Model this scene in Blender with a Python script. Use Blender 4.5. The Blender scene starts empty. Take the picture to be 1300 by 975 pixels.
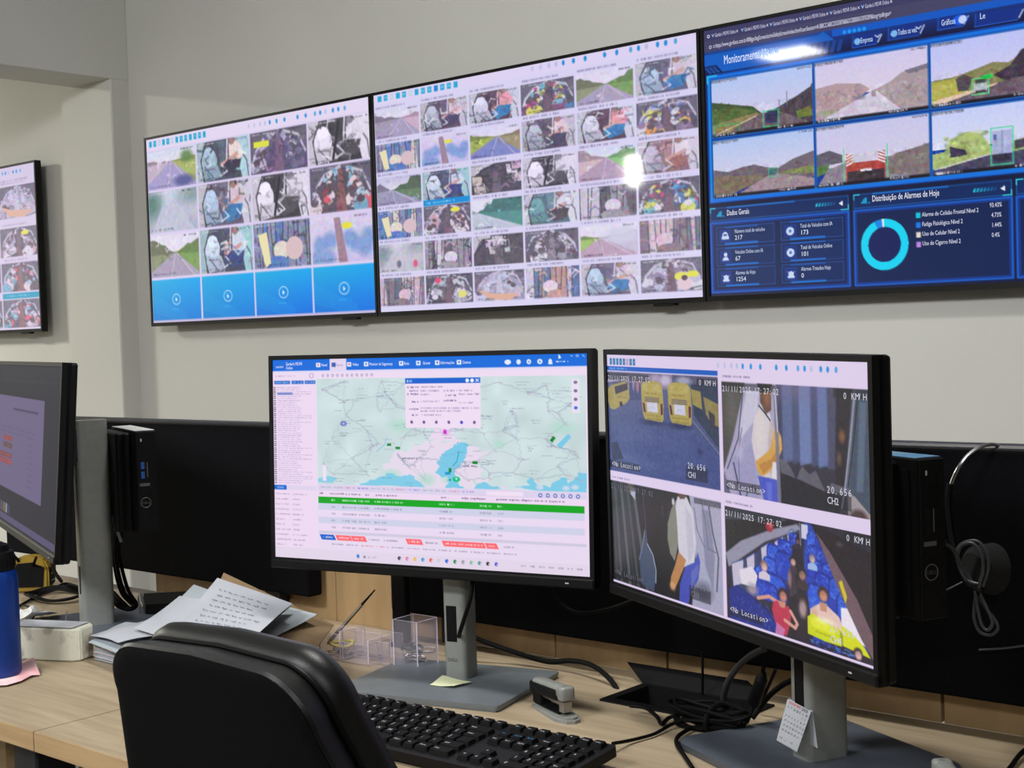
import bpy, bmesh, math, random
import numpy as np
from mathutils import Vector, Matrix
PI = math.pi
S = bpy.context.scene
C = S.collection

# ------------------------------------------------------------------ camera
F_PX, YAW, PITCH, ROLL = 1769.6, 0.7171, -0.0372, -0.0313
fw = Vector((-math.sin(YAW)*math.cos(PITCH), math.cos(YAW)*math.cos(PITCH), math.sin(PITCH)))
rt = Vector((math.cos(YAW), math.sin(YAW), 0)); up = rt.cross(fw)
r2 = rt*math.cos(ROLL) + up*math.sin(ROLL); u2 = up*math.cos(ROLL) - rt*math.sin(ROLL)
cam = bpy.data.cameras.new('camera'); co = bpy.data.objects.new('camera', cam); C.objects.link(co)
cam.sensor_fit = 'HORIZONTAL'; cam.sensor_width = 36.0; cam.lens = 36.0*F_PX/1300.0
cam.clip_start = 0.02; cam.clip_end = 60
M = Matrix((r2, u2, -fw)).transposed().to_4x4(); M.translation = Vector((0, 0, 1.25)); co.matrix_world = M
S.camera = co

# ------------------------------------------------------------------ world, lamps, exposure
w = bpy.data.worlds.new('world'); S.world = w; w.use_nodes = True
w.node_tree.nodes['Background'].inputs[0].default_value = (0.8, 0.85, 1, 1)
w.node_tree.nodes['Background'].inputs[1].default_value = 0.2
S.view_settings.view_transform = 'Standard'; S.view_settings.look = 'None'
S.view_settings.exposure = 0.0; S.view_settings.gamma = 1.0; S.view_settings.use_curve_mapping = False

def area(name, loc, size, power, col, rot=(0, 0, 0), spread=180):
    l = bpy.data.lights.new(name, 'AREA'); l.shape = 'RECTANGLE'; l.size, l.size_y = size
    l.energy = power; l.color = col; l.spread = math.radians(spread)
    o = bpy.data.objects.new(name, l); C.objects.link(o); o.location = loc; o.rotation_euler = rot; return o
area('ceiling_or_fill_lamp', (-1.2, 1.32, 2.80), (0.5, 0.25), 27, (1.0, 0.98, 0.95))
area('ceiling_or_fill_lamp', (-3.96, -0.86, 2.76), (0.34, 0.26), 13, (1.0, 0.98, 0.96))
area('ceiling_or_fill_lamp', (-1.7, -1.2, 2.68), (1.3, 0.3), 46, (0.98, 0.99, 1.0), rot=(1.3, 0, 0.22), spread=125)  # added fill, tilted at the television wall to even out its brightness
area('ceiling_or_fill_lamp', (1.2, -2.0, 2.72), (1.3, 0.3), 22, (0.98, 0.99, 1.0), rot=(1.0, 0, 0.5), spread=140)  # weaker added fill from behind and right of the camera, no actual fixture
area('ceiling_or_fill_lamp', (-7.65, -4.45, 2.72), (0.07, 2.8), 110, (1.0, 0.97, 0.9), rot=(0, 0, -0.624))
area('ceiling_or_fill_lamp', (-7.7, 0.9, 2.80), (0.3, 0.6), 205, (1.0, 0.98, 0.88))

# ------------------------------------------------------------------ materials
def lin(c):
    return tuple(((x/255.0)/12.92 if x/255.0 <= 0.04045 else ((x/255.0+0.055)/1.055)**2.4) for x in c)
def mat(name, rgb, rough=0.6, metal=0.0, rgb2=None, scale=20, stretch=(1, 1, 1), bump=0.0, bscale=None, spec=0.5, coat=0.0, detail=4, lo=0.35, hi=0.65):
    m = bpy.data.materials.new(name); m.use_nodes = True; nt = m.node_tree; b = nt.nodes['Principled BSDF']
    b.inputs['Base Color'].default_value = (*lin(rgb), 1); b.inputs['Roughness'].default_value = rough
    b.inputs['Metallic'].default_value = metal; b.inputs['Specular IOR Level'].default_value = spec
    b.inputs['Coat Weight'].default_value = coat
    tc = nt.nodes.new('ShaderNodeTexCoord')
    if rgb2:
        mp = nt.nodes.new('ShaderNodeMapping'); mp.inputs['Scale'].default_value = stretch
        nt.links.new(tc.outputs['Object'], mp.inputs[0])
        n = nt.nodes.new('ShaderNodeTexNoise'); n.inputs['Scale'].default_value = scale; n.inputs['Detail'].default_value = detail
        nt.links.new(mp.outputs[0], n.inputs['Vector'])
        r = nt.nodes.new('ShaderNodeValToRGB'); r.color_ramp.elements[0].position = lo; r.color_ramp.elements[1].position = hi
        r.color_ramp.elements[0].color = (*lin(rgb), 1); r.color_ramp.elements[1].color = (*lin(rgb2), 1)
        nt.links.new(n.outputs['Fac'], r.inputs[0]); nt.links.new(r.outputs[0], b.inputs['Base Color'])
    if bump:
        n2 = nt.nodes.new('ShaderNodeTexNoise'); n2.inputs['Scale'].default_value = bscale or scale; n2.inputs['Detail'].default_value = 3
        nt.links.new(tc.outputs['Object'], n2.inputs['Vector'])
        bp = nt.nodes.new('ShaderNodeBump'); bp.inputs['Strength'].default_value = bump; bp.inputs['Distance'].default_value = 0.002
        nt.links.new(n2.outputs['Fac'], bp.inputs['Height']); nt.links.new(bp.outputs[0], b.inputs['Normal'])
    return m
def vcol_mat(name, rough, emis=1.0, base=False, spec=0.5):
    m = bpy.data.materials.new(name); m.use_nodes = True; nt = m.node_tree; b = nt.nodes['Principled BSDF']
    a = nt.nodes.new('ShaderNodeVertexColor'); a.layer_name = 'picture'
    b.inputs['Roughness'].default_value = rough; b.inputs['Specular IOR Level'].default_value = spec
    if base:
        nt.links.new(a.outputs[0], b.inputs['Base Color'])
    else:
        b.inputs['Base Color'].default_value = (0.01, 0.01, 0.012, 1)
        nt.links.new(a.outputs[0], b.inputs['Emission Color']); b.inputs['Emission Strength'].default_value = emis
    return m
WALL = mat('painted_wall', (198, 197, 190), 0.85, rgb2=(193, 192, 186), scale=1.6, bump=0.15, bscale=160)
CEIL = mat('ceiling_paint', (188, 187, 182), 0.9, rgb2=(182, 181, 176), scale=2, bump=0.1, bscale=120)
FLOOR = mat('floor_tile', (120, 116, 108), 0.4, rgb2=(104, 100, 94), scale=6)
WOOD = mat('light_oak_laminate', (170, 154, 128), 0.5, rgb2=(153, 136, 110), scale=9, stretch=(0.7, 9, 9), bump=0.08, bscale=90, detail=6)
WOODP = mat('oak_back_panel', (178, 148, 106), 0.6, rgb2=(166, 136, 96), scale=7, stretch=(5, 5, 0.8), detail=6)
WOODE = mat('oak_edge_band', (190, 160, 118), 0.55, rgb2=(174, 144, 104), scale=9, stretch=(0.7, 9, 9))
FABRIC = mat('black_divider_fabric', (7, 7, 11), 0.95, rgb2=(11, 11, 15), scale=300, bump=0.5, bscale=900, spec=0.1)
BLACK = mat('black_plastic', (6, 6, 8), 0.5, rgb2=(9, 9, 11), scale=60, spec=0.22)
KEYM = mat('key_plastic', (4, 4, 5), 0.6, rgb2=(6, 6, 7), scale=60, spec=0.15)
PCRIB = mat('vent_grey', (15, 15, 17), 0.6, rgb2=(18, 18, 20), scale=60, spec=0.2)
DARK = mat('dark_grey_plastic', (22, 22, 26), 0.5, rgb2=(27, 27, 31), scale=60)
MATTE = mat('matte_black', (4, 4, 6), 0.8, rgb2=(7, 7, 8), scale=60, spec=0.2)
SILVER = mat('satin_silver', (134, 138, 135), 0.45, 0.25, rgb2=(140, 143, 140), scale=90)
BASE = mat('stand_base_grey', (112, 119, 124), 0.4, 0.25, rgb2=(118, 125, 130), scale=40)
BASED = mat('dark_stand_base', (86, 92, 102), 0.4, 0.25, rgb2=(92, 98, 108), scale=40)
LEATHER = mat('black_leather', (9, 10, 11), 0.4, rgb2=(13, 14, 15), scale=90, bump=0.12, bscale=800, spec=0.4)
MESHB = mat('black_upholstery_back', (7, 7, 9), 0.8, rgb2=(10, 10, 12), scale=300, bump=0.3, bscale=900, spec=0.12)
CABLE = mat('black_cable_rubber', (6, 6, 7), 0.6, rgb2=(9, 9, 10), scale=50, spec=0.12)
GCABLE = mat('grey_cable', (62, 67, 69), 0.5, rgb2=(54, 58, 60), scale=50)
PAPER = mat('white_paper', (176, 179, 186), 0.8, rgb2=(168, 171, 178), scale=12)
PAPERB = mat('bluish_paper', (168, 177, 182), 0.8, rgb2=(160, 169, 175), scale=10)
PAPERG = mat('grey_print', (120, 124, 130), 0.8, rgb2=(150, 154, 158), scale=30)
KRAFT = mat('brown_kraft', (132, 110, 80), 0.8, rgb2=(118, 97, 70), scale=18)
INK = mat('pen_ink', (132, 138, 158), 0.7, rgb2=(116, 122, 144), scale=40)
INKP = mat('printed_black', (40, 40, 44), 0.7, rgb2=(52, 52, 56), scale=40)
RED = mat('printed_red', (205, 60, 66), 0.7, rgb2=(214, 78, 82), scale=40)
BLUEM = mat('blue_bottle_metal', (0, 48, 128), 0.35, 0.2, rgb2=(0, 52, 136), scale=20)
YEL = mat('yellow_rubber', (150, 122, 26), 0.6, rgb2=(132, 106, 22), scale=30)
PINK = mat('pink_napkin', (226, 160, 166), 0.85, rgb2=(244, 222, 222), scale=22)
TISSUE = mat('white_tissue', (214, 216, 214), 0.9, rgb2=(204, 206, 205), scale=20, bump=0.3, bscale=90)
SOAP = mat('cream_carton', (222, 222, 206), 0.6, rgb2=(160, 150, 138), scale=22, lo=0.5, hi=0.62)
STICKY = mat('yellow_sticky_paper', (222, 226, 186), 0.8, rgb2=(216, 220, 178), scale=20)
GREYP = mat('grey_stapler_plastic', (128, 130, 126), 0.35, rgb2=(136, 138, 134), scale=30)
STEEL = mat('steel', (170, 170, 172), 0.28, 0.9, rgb2=(150, 150, 152), scale=30)
LEGW = mat('key_legend_white', (190, 194, 200), 0.6, rgb2=(180, 184, 190), scale=30)
LEGB = mat('key_legend_blue', (40, 120, 170), 0.6, rgb2=(46, 128, 178), scale=30)
BLUEP = mat('blue_plastic', (24, 70, 140), 0.5, rgb2=(28, 78, 150), scale=30)
BLUEL = mat('blue_film', (60, 130, 180), 0.35, rgb2=(110, 150, 170), scale=22)
LOGO = mat('logo_grey', (96, 98, 100), 0.35, 0.5, rgb2=(104, 106, 108), scale=30)
GOLDP = mat('faded_yellow_paper', (196, 184, 96), 0.8, rgb2=(180, 168, 84), scale=30)
PENB = mat('pen_brown', (86, 74, 58), 0.4, rgb2=(110, 98, 78), scale=60)
def acrylic(name, cover, rgb):
    m = bpy.data.materials.new(name); m.use_nodes = True; nt = m.node_tree; b = nt.nodes['Principled BSDF']; o_ = nt.nodes['Material Output']
    b.inputs['Base Color'].default_value = (*lin(rgb), 1); b.inputs['Roughness'].default_value = 0.12
    tr = nt.nodes.new('ShaderNodeBsdfTransparent'); tr.inputs[0].default_value = (0.97, 0.96, 0.985, 1)
    nz = nt.nodes.new('ShaderNodeTexNoise'); nz.inputs['Scale'].default_value = 30
    mr = nt.nodes.new('ShaderNodeMapRange'); mr.inputs['To Min'].default_value = cover*0.7; mr.inputs['To Max'].default_value = cover*1.3
    nt.links.new(nz.outputs['Fac'], mr.inputs[0]); mx = nt.nodes.new('ShaderNodeMixShader')
    nt.links.new(mr.outputs[0], mx.inputs[0]); nt.links.new(tr.outputs[0], mx.inputs[1]); nt.links.new(b.outputs[0], mx.inputs[2]); nt.links.new(mx.outputs[0], o_.inputs[0])
    return m
ACRYE = acrylic('acrylic_edge', 0.6, (226, 220, 240))
m = acrylic('clear_acrylic', 0.07, (228, 224, 234))
ACRYL = m

# ------------------------------------------------------------------ helpers
def obj(name, bm, m, parent=None, smooth=False, loc=None):
    me = bpy.data.meshes.new(name)
    if isinstance(bm, bmesh.types.BMesh):
        bmesh.ops.recalc_face_normals(bm, faces=bm.faces)
        bm.to_mesh(me); bm.free()
    else: me = bm
    if smooth:
        me.polygons.foreach_set('use_smooth', [True]*len(me.polygons))
        try: me.set_sharp_from_angle(angle=math.radians(38))
        except Exception: pass
    if m and not me.materials: me.materials.append(m)
    o = bpy.data.objects.new(name, me); C.objects.link(o)
    if parent: o.parent = parent
    if loc: o.location = loc
    return o
def tag(o, label=None, cat=None, group=None, kind=None):
    if label: o['label'] = label
    if cat: o['category'] = cat
    if group: o['group'] = group
    if kind: o['kind'] = kind
    return o
def thing(name, label, cat, loc=(0, 0, 0), rz=0.0, group=None):
    o = bpy.data.objects.new(name, None); C.objects.link(o); o.empty_display_size = 0.05
    o.location = loc; o.rotation_euler = (0, 0, rz); return tag(o, label, cat, group)
def nb(): return bmesh.new()
def ZP(a, b, z): k = 1.25-z; return (a*k, b*k, z)      # a point at height z on a line of sight known at one metre
def YP(a, b, y): return (a*y, y, 1.25+b*y)
def box(bm, x0, x1, y0, y1, z0, z1, bev=0.0, seg=2, mtx=None):
    r = bmesh.ops.create_cube(bm, size=1.0)['verts']
    for v in r: v.co = Vector(((x0+x1)/2+v.co.x*(x1-x0), (y0+y1)/2+v.co.y*(y1-y0), (z0+z1)/2+v.co.z*(z1-z0)))
    if bev:
        es = list({e for v in r for e in v.link_edges})
        res = bmesh.ops.bevel(bm, geom=es, offset=bev, segments=seg, affect='EDGES', profile=0.5)
        r = res['verts'] if not mtx else list({v for f in res['faces'] for v in f.verts} | set(res['verts']))
    if mtx: bmesh.ops.transform(bm, matrix=mtx, verts=[v for v in r if v.is_valid])
    return r
def bx(x0, x1, y0, y1, z0, z1, bev=0.0, seg=2):
    bm = nb(); box(bm, x0, x1, y0, y1, z0, z1, bev, seg); return bm
def cyl(bm, p0, p1, r0, r1=None, n=20, caps=True):
    p0 = Vector(p0); p1 = Vector(p1); r1 = r0 if r1 is None else r1
    d = (p1-p0); q = d.to_track_quat('Z', 'Y')
    a, b_ = [], []
    for i in range(n):
        t = 2*PI*i/n; e = q @ Vector((math.cos(t), math.sin(t), 0))
        a.append(bm.verts.new(p0+e*r0)); b_.append(bm.verts.new(p1+e*r1))
    for i in range(n): bm.faces.new((a[i], a[(i+1) % n], b_[(i+1) % n], b_[i]))
    if caps: bm.faces.new(a[::-1]); bm.faces.new(b_)
def lathe(bm, prof, cx=0, cy=0, n=32):
    rings = []
    for r, z in prof:
        rings.append([bm.verts.new((cx+r*math.cos(2*PI*i/n), cy+r*math.sin(2*PI*i/n), z)) for i in range(n)])
    for a, b_ in zip(rings, rings[1:]):
        for i in range(n): bm.faces.new((a[i], a[(i+1) % n], b_[(i+1) % n], b_[i]))
    bm.faces.new(rings[0][::-1]); bm.faces.new(rings[-1])
def smoothpath(pts, n=6, closed=False):
    P = [Vector(p) for p in pts]; out = []; k = len(P)
    rng = range(k if closed else k-1)
    for i in rng:
        g = (lambda j: P[j % k]) if closed else (lambda j: P[max(0, min(k-1, j))])
        p0, p1, p2, p3 = g(i-1), g(i), g(i+1), g(i+2)
        for s in range(n):
            t = s/n
            out.append(0.5*((2*p1)+(p2-p0)*t+(2*p0-5*p1+4*p2-p3)*t*t+(3*p1-p0-3*p2+p3)*t**3))
    if not closed: out.append(P[-1])
    return out
def tube(bm, pts, r, n=8, sub=6, closed=False):
    P = smoothpath(pts, sub, closed) if sub else [Vector(p) for p in pts]
    rings = []; k = len(P); ref = Vector((0, 0, 1))
    for i in range(k):
        t = (P[(i+1) % k]-P[i-1]) if closed else (P[min(i+1, k-1)]-P[max(i-1, 0)])
        if t.length < 1e-9: t = Vector((1, 0, 0))
        t.normalize(); s = t.cross(ref)
        if s.length < 0.1: s = t.cross(Vector((0, 1, 0)))
        s.normalize(); ref = s.cross(t)
        rings.append([bm.verts.new(P[i]+(s*math.cos(2*PI*j/n)+ref*math.sin(2*PI*j/n))*r) for j in range(n)])
    for i in range(k if closed else k-1):
        a = rings[i]; b_ = rings[(i+1) % k]
        for j in range(n): bm.faces.new((a[j], a[(j+1) % n], b_[(j+1) % n], b_[j]))
    if not closed: bm.faces.new(rings[0][::-1]); bm.faces.new(rings[-1])
def prism(bm, pts, z0, z1, mtx=None):
    a = [bm.verts.new((x, y, z0)) for x, y in pts]; b_ = [bm.verts.new((x, y, z1)) for x, y in pts]
    n = len(pts)
    for i in range(n): bm.faces.new((a[i], a[(i+1) % n], b_[(i+1) % n], b_[i]))
    bm.faces.new(a[::-1]); bm.faces.new(b_)
    if mtx: bmesh.ops.transform(bm, matrix=mtx, verts=a+b_)
def rrect(x0, x1, y0, y1, r, n=5):
    out = []
    for cx, cy, a in ((x1-r, y1-r, 0), (x0+r, y1-r, 90), (x0+r, y0+r, 180), (x1-r, y0+r, 270)):
        for i in range(n+1):
            t = math.radians(a+90*i/n); out.append((cx+r*math.cos(t), cy+r*math.sin(t)))
    return out
def sheet(bm, c, nx=8, ny=8, th=0.0006, curl=0.004, seed=0):
    """a sheet of paper spanning four corners, gently uneven"""
    rnd = random.Random(seed); a, b_, c_, d = [Vector(p) for p in c]
    ph = [rnd.uniform(0, 6) for _ in range(4)]
    g = []
    for j in range(ny+1):
        row = []
        for i in range(nx+1):
            u, v = i/nx, j/ny
            p = a.lerp(b_, u).lerp(d.lerp(c_, u), v)
            p = p+Vector((0, 0, curl*(math.sin(3*u+ph[0])*math.cos(2.4*v+ph[1])+0.4*math.sin(5*v+ph[2]))))
            row.append(p)
        g.append(row)
    T = [[bm.verts.new(p) for p in row] for row in g]; B = [[bm.verts.new(p-Vector((0, 0, th))) for p in row] for row in g]
    for j in range(ny):
        for i in range(nx):
            bm.faces.new((T[j][i], T[j][i+1], T[j+1][i+1], T[j+1][i])); bm.faces.new((B[j][i], B[j+1][i], B[j+1][i+1], B[j][i+1]))
    for i in range(nx):
        bm.faces.new((T[0][i], B[0][i], B[0][i+1], T[0][i+1])); bm.faces.new((T[ny][i], T[ny][i+1], B[ny][i+1], B[ny][i]))
    for j in range(ny):
        bm.faces.new((T[j][0], T[j+1][0], B[j+1][0], B[j][0])); bm.faces.new((T[j][nx], B[j][nx], B[j+1][nx], T[j+1][nx]))
    return g
_gl = {}
def glyphs(s):
    """triangulated outline of a string from Blender's own built-in font, unit size"""
    if s in _gl: return _gl[s]
    cu = bpy.data.curves.new('lettering', 'FONT'); cu.body = s; cu.size = 1.0; cu.resolution_u = 2
    o = bpy.data.objects.new('lettering', cu); C.objects.link(o)
    bpy.context.view_layer.update()
    me = bpy.data.meshes.new_from_object(o.evaluated_get(bpy.context.evaluated_depsgraph_get()))
    V = [tuple(v.co[:2]) for v in me.vertices]; Fc = [tuple(p.vertices) for p in me.polygons]
    bpy.data.objects.remove(o); bpy.data.curves.remove(cu); bpy.data.meshes.remove(me)
    _gl[s] = (V, Fc); return _gl[s]
def text_bm(bm, items, mtx):
    """items: (string, x, y, height, squeeze[, bold]) in the plane of mtx, x right, y up"""
    for it in items:
        s, x, y, h, sq = it[:5]; V, Fc = glyphs(s); h = h/0.72
        vs = [bm.verts.new(mtx @ Vector((x+a*h*sq, y+b_*h, 0))) for a, b_ in V]
        for f in Fc:
            try: bm.faces.new([vs[i] for i in f])
            except ValueError: pass

def mono(s_, u, v, h, pitch, c, sq=1.0):
    """a camera overlay line: every character in a cell of equal width"""
    return [(ch, u+pitch*k, v, h, sq, c) for k, ch in enumerate(s_) if ch != ' ']
# ------------------------------------------------------------------ screen pictures, painted with numpy on a fine grid of vertices
class Pic:
    def __init__(s, a): s.a = a; s.h, s.w = a.shape[:2]
    def sub(s, x0, y0, x1, y1):
        X0, X1 = int(round(x0*s.w)), int(round(x1*s.w)); Y0, Y1 = int(round(y0*s.h)), int(round(y1*s.h))
        X0, Y0 = max(0, X0), max(0, Y0); return Pic(s.a[Y0:max(Y1, Y0+1), X0:max(X1, X0+1)])
    def fill(s, c): s.a[:] = np.array(c)/255.0; return s
    def grad(s, x0, y0, x1, y1, ct, cb):
        v = s.sub(x0, y0, x1, y1); t = np.linspace(0, 1, v.h)[:, None, None]
        v.a[:] = (np.array(ct)*(1-t)+np.array(cb)*t)/255.0
    def rect(s, x0, y0, x1, y1, c, al=1.0):
        v = s.sub(max(0, x0), max(0, y0), min(1, x1), min(1, y1)); v.a[:] = v.a*(1-al)+np.array(c)/255.0*al
    def _m(s, m, c, al=1.0, y0=0, x0=0):
        m = (m*al)[..., None]; v = s.a[y0:y0+m.shape[0], x0:x0+m.shape[1]]; v[:] = v*(1-m)+np.array(c)/255.0*m
    def poly(s, pts, c, al=1.0):
        P = [(x*s.w, y*s.h) for x, y in pts]
        X0 = max(0, int(min(p[0] for p in P))); X1 = min(s.w, int(max(p[0] for p in P))+2)
        Y0 = max(0, int(min(p[1] for p in P))); Y1 = min(s.h, int(max(p[1] for p in P))+2)
        if X1 <= X0 or Y1 <= Y0: return
        yy, xx = np.mgrid[Y0:Y1, X0:X1]; xx = xx+0.5; yy = yy+0.5; ins = np.zeros(xx.shape, bool)
        for (xa, ya), (xb, yb) in zip(P, P[1:]+P[:1]):
            if ya == yb: continue
            k = ((ya > yy) != (yb > yy)) & (xx < (xb-xa)*(yy-ya)/(yb-ya)+xa); ins ^= k
        s._m(ins.astype(float), c, al, Y0, X0)
    def ell(s, cx, cy, rx, ry, c, al=1.0, soft=0.0):
        cx, cy, rx, ry = cx*s.w, cy*s.h, max(rx*s.w, .5), max(ry*s.h, .5)
        k = 1+soft
        X0 = max(0, int(cx-rx*k)); X1 = min(s.w, int(cx+rx*k)+2); Y0 = max(0, int(cy-ry*k)); Y1 = min(s.h, int(cy+ry*k)+2)
        if X1 <= X0 or Y1 <= Y0: return
        yy, xx = np.mgrid[Y0:Y1, X0:X1]; d = np.sqrt(((xx+.5-cx)/rx)**2+((yy+.5-cy)/ry)**2)
        m = (d < 1).astype(float) if not soft else np.clip((k-d)/(2*soft), 0, 1)
        s._m(m, c, al, Y0, X0)
    def line(s, pts, wd, c, al=1.0):
        """wd in painted pixels"""
        for (xa, ya), (xb, yb) in zip(pts, pts[1:]):
            ax, ay, bx_, by = xa*s.w, ya*s.h, xb*s.w, yb*s.h
            X0 = max(0, int(min(ax, bx_)-wd-1)); X1 = min(s.w, int(max(ax, bx_)+wd+2)); Y0 = max(0, int(min(ay, by)-wd-1)); Y1 = min(s.h, int(max(ay, by)+wd+2))
            if X1 <= X0 or Y1 <= Y0: continue
            yy, xx = np.mgrid[Y0:Y1, X0:X1]; xx = xx+.5-ax; yy = yy+.5-ay; dx, dy = bx_-ax, by-ay
            t = np.clip((xx*dx+yy*dy)/(dx*dx+dy*dy+1e-9), 0, 1); d = np.hypot(xx-t*dx, yy-t*dy)
            s._m(np.clip(wd/2+.5-d, 0, 1), c, al, Y0, X0)
    def frame(s, x0, y0, x1, y1, wd, c, al=1.0): s.line([(x0, y0), (x1, y0), (x1, y1), (x0, y1), (x0, y0)], wd, c, al)
    def noise(s, rnd, amp, cell=6, mono=False):
        gh, gw = max(2, s.h//cell+2), max(2, s.w//cell+2)
        g = rnd.normal(0, 1, (gh, gw, 1 if mono else 3)); y = np.linspace(0, gh-1.001, s.h); x = np.linspace(0, gw-1.001, s.w)
        yi, xi = y.astype(int), x.astype(int); fy = (y-yi)[:, None, None]; fx = (x-xi)[None, :, None]
        n = (g[yi][:, xi]*(1-fy)*(1-fx)+g[yi+1][:, xi]*fy*(1-fx)+g[yi][:, xi+1]*(1-fy)*fx+g[yi+1][:, xi+1]*fy*fx)
        s.a[:] = np.clip(s.a+n*amp/255.0, 0, 1)
    def blur(s, n=1):
        for _ in range(n):
            p = np.pad(s.a, ((1, 1), (1, 1), (0, 0)), 'edge')
            s.a[:] = (p[1:-1, 1:-1]*2+p[:-2, 1:-1]+p[2:, 1:-1]+p[1:-1, :-2]+p[1:-1, 2:])/6
    def gamma(s, c, al): s.a[:] = s.a*(1-al)+np.array(c)/255.0*al
    def scrib(s, rnd, x0, y, x1, h, c, al=0.7, step=0.012):
        """a line of print too small to read in the photograph"""
        x = x0
        while x < x1:
            k = step*rnd.uniform(.4, 1.6); s.rect(x, y-h*rnd.uniform(.35, .5), min(x+k, x1), y+h*rnd.uniform(.35, .5), c, al*rnd.uniform(.5, 1)); x += k+step*(.25 if rnd.random() < .8 else 1.0)

def t_road(p, rnd, sky=(215, 205, 230), sky2=None, left=(110, 130, 70), right=(110, 150, 60), road=(150, 135, 165), hz=.4, vx=.5, trees=.2, rx=None):
    p.grad(0, 0, 1, hz+.03, sky, sky2 or (228, 222, 236))
    p.rect(0, hz, 1, 1, left); p.poly([(vx, hz), (1, hz), (1, 1), (vx, 1)], right)
    q = np.linspace(0, 1, 14)
    if trees:
        e = [(x, hz+.02-trees*abs(x-vx)*2*rnd.uniform(.5, 1.1)) for x in q]
        p.poly([(0, hz+.06)]+[k for k in e if k[0] < vx]+[(vx, hz+.03)], [c*.72 for c in left]); p.poly([(vx, hz+.03)]+[k for k in e if k[0] > vx]+[(1, hz+.06)], [c*.78 for c in right])
    r = rx or (-.15, 1.05)
    p.poly([(vx-.03, hz+.03), (vx+.03, hz+.03), (r[1], 1), (r[0], 1)], road)
    p.line([(vx, hz+.05), (.42 if vx < .6 else .3, 1)], max(1, p.w*.012), (225, 220, 232), .7); p.line([(vx+.03, hz+.04), (r[1]-.15, 1)], max(1, p.w*.014), (225, 215, 232), .6)
    p.noise(rnd, 8, 5); strokes(p, rnd, 16, .07, dark=.75)
def t_driver(p, rnd, bg=(70, 58, 76), seat=(170, 175, 190), shirt=(225, 195, 205), legs=(50, 45, 70), side=(190, 185, 200), mono=False):
    p.fill(bg); p.poly([(0, 0), (.22, 0), (.1, .5), (.12, 1), (0, 1)], [c*.7+40 for c in side]); p.line([(.2, 0), (.08, .45), (.13, 1)], p.w*.03, (40, 40, 48))
    p.poly([(.42, 0), (.62, 0), (.58, .7), (.46, .7)], [c*1.25 for c in bg]); p.line([(.6, 0), (.57, .6)], p.w*.025, (215, 210, 220))
    p.poly([(.72, 0), (1, 0), (1, 1), (.86, 1)], side); p.line([(.72, .02), (.95, .6), (.98, 1)], p.w*.02, (90, 88, 100))
    p.ell(.24, .5, .15, .3, seat); p.ell(.24, .28, .1, .14, [min(255, c*1.1) for c in seat]); p.poly([(.1, .66), (.4, .62), (.48, .92), (.15, 1)], [c*.85 for c in seat])
    p.line([(.15, .62), (.33, .95)], p.w*.015, (60, 70, 90)); p.line([(.14, .7), (.34, .7)], p.w*.012, (70, 78, 96))
    p.poly([(.62, .12), (.8, .1), (.9, .42), (.8, .6), (.62, .52)], shirt); p.ell(.68, .08, .06, .09, (150, 110, 100)); p.line([(.78, .4), (.6, .55), (.48, .62)], p.w*.05, (205, 150, 140))
    p.poly([(.6, .52), (.85, .55), (.8, .85), (.55, .95), (.45, .72)], legs); p.noise(rnd, 12, 4); p.line([(.47, .62), (.58, .8), (.44, .9)], p.w*.02, (200, 210, 225)); strokes(p, rnd, 34, .12)
    if mono: g = p.a.mean(2, keepdims=True); p.a[:] = g*np.array([1, .97, 1.04])
def t_aisle(p, rnd, pal, bg=(52, 48, 62), floor=(90, 60, 70), n=16, side=(200, 195, 210), top=(70, 66, 80), vx=.5):
    p.fill(bg); p.poly([(0, 0), (.5, 0), (.2, .25), (.03, .75), (0, .8)], top); p.line([(.5, .04), (.24, .2), (.08, .5), (.02, .9)], p.w*.04, side)
    p.poly([(.55, 0), (1, 0), (1, .8), (.93, .4)], top); p.line([(.6, .06), (.85, .2), (.97, .6)], p.w*.03, side)
    for k in range(n):
        v = .16+.8*(k/n)**1.0; sp = .12+.36*(v); s_ = .05+.11*v
        for sg in (-1, 1):
            x = vx+sg*sp*rnd.uniform(.45, 1); c = pal[rnd.integers(len(pal))]
            p.ell(x, v, s_*rnd.uniform(.6, 1.1), s_*1.2, c); p.ell(x, v-s_*.9, s_*.45, s_*.6, pal[rnd.integers(len(pal))] if rnd.random() < .6 else (60, 45, 50))
            if rnd.random() < .5: p.line([(x-s_, v+s_), (x+s_, v+s_*.4)], p.w*.015, (40, 38, 50))
    p.poly([(vx-.03, .1), (vx+.03, .1), (vx+.1, 1), (vx-.08, 1)], floor); p.noise(rnd, 12, 4); strokes(p, rnd, 60, .09); p.gamma((150, 145, 165), .16)
def t_curtain(p, rnd, a=(215, 210, 222), b_=(80, 74, 84), c3=(150, 140, 150)):
    p.fill(b_); x = 0
    while x < 1:
        wd = rnd.uniform(.06, .2); c = [a, b_, c3][rnd.integers(3)]
        p.poly([(x, 0), (x+wd, 0), (x+wd+rnd.uniform(-.08, .08), 1), (x+rnd.uniform(-.08, .08), 1)], c, .85); p.line([(x, 0), (x+rnd.uniform(-.05, .05), 1)], p.w*.015, (40, 36, 46)); x += wd*.8
    strokes(p, rnd, 30, .14)
    p.ell(rnd.uniform(.4, .6), .62, .14, .2, a); p.ell(rnd.uniform(.4, .6), .9, .2, .16, c3); p.noise(rnd, 16, 5)
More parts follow.
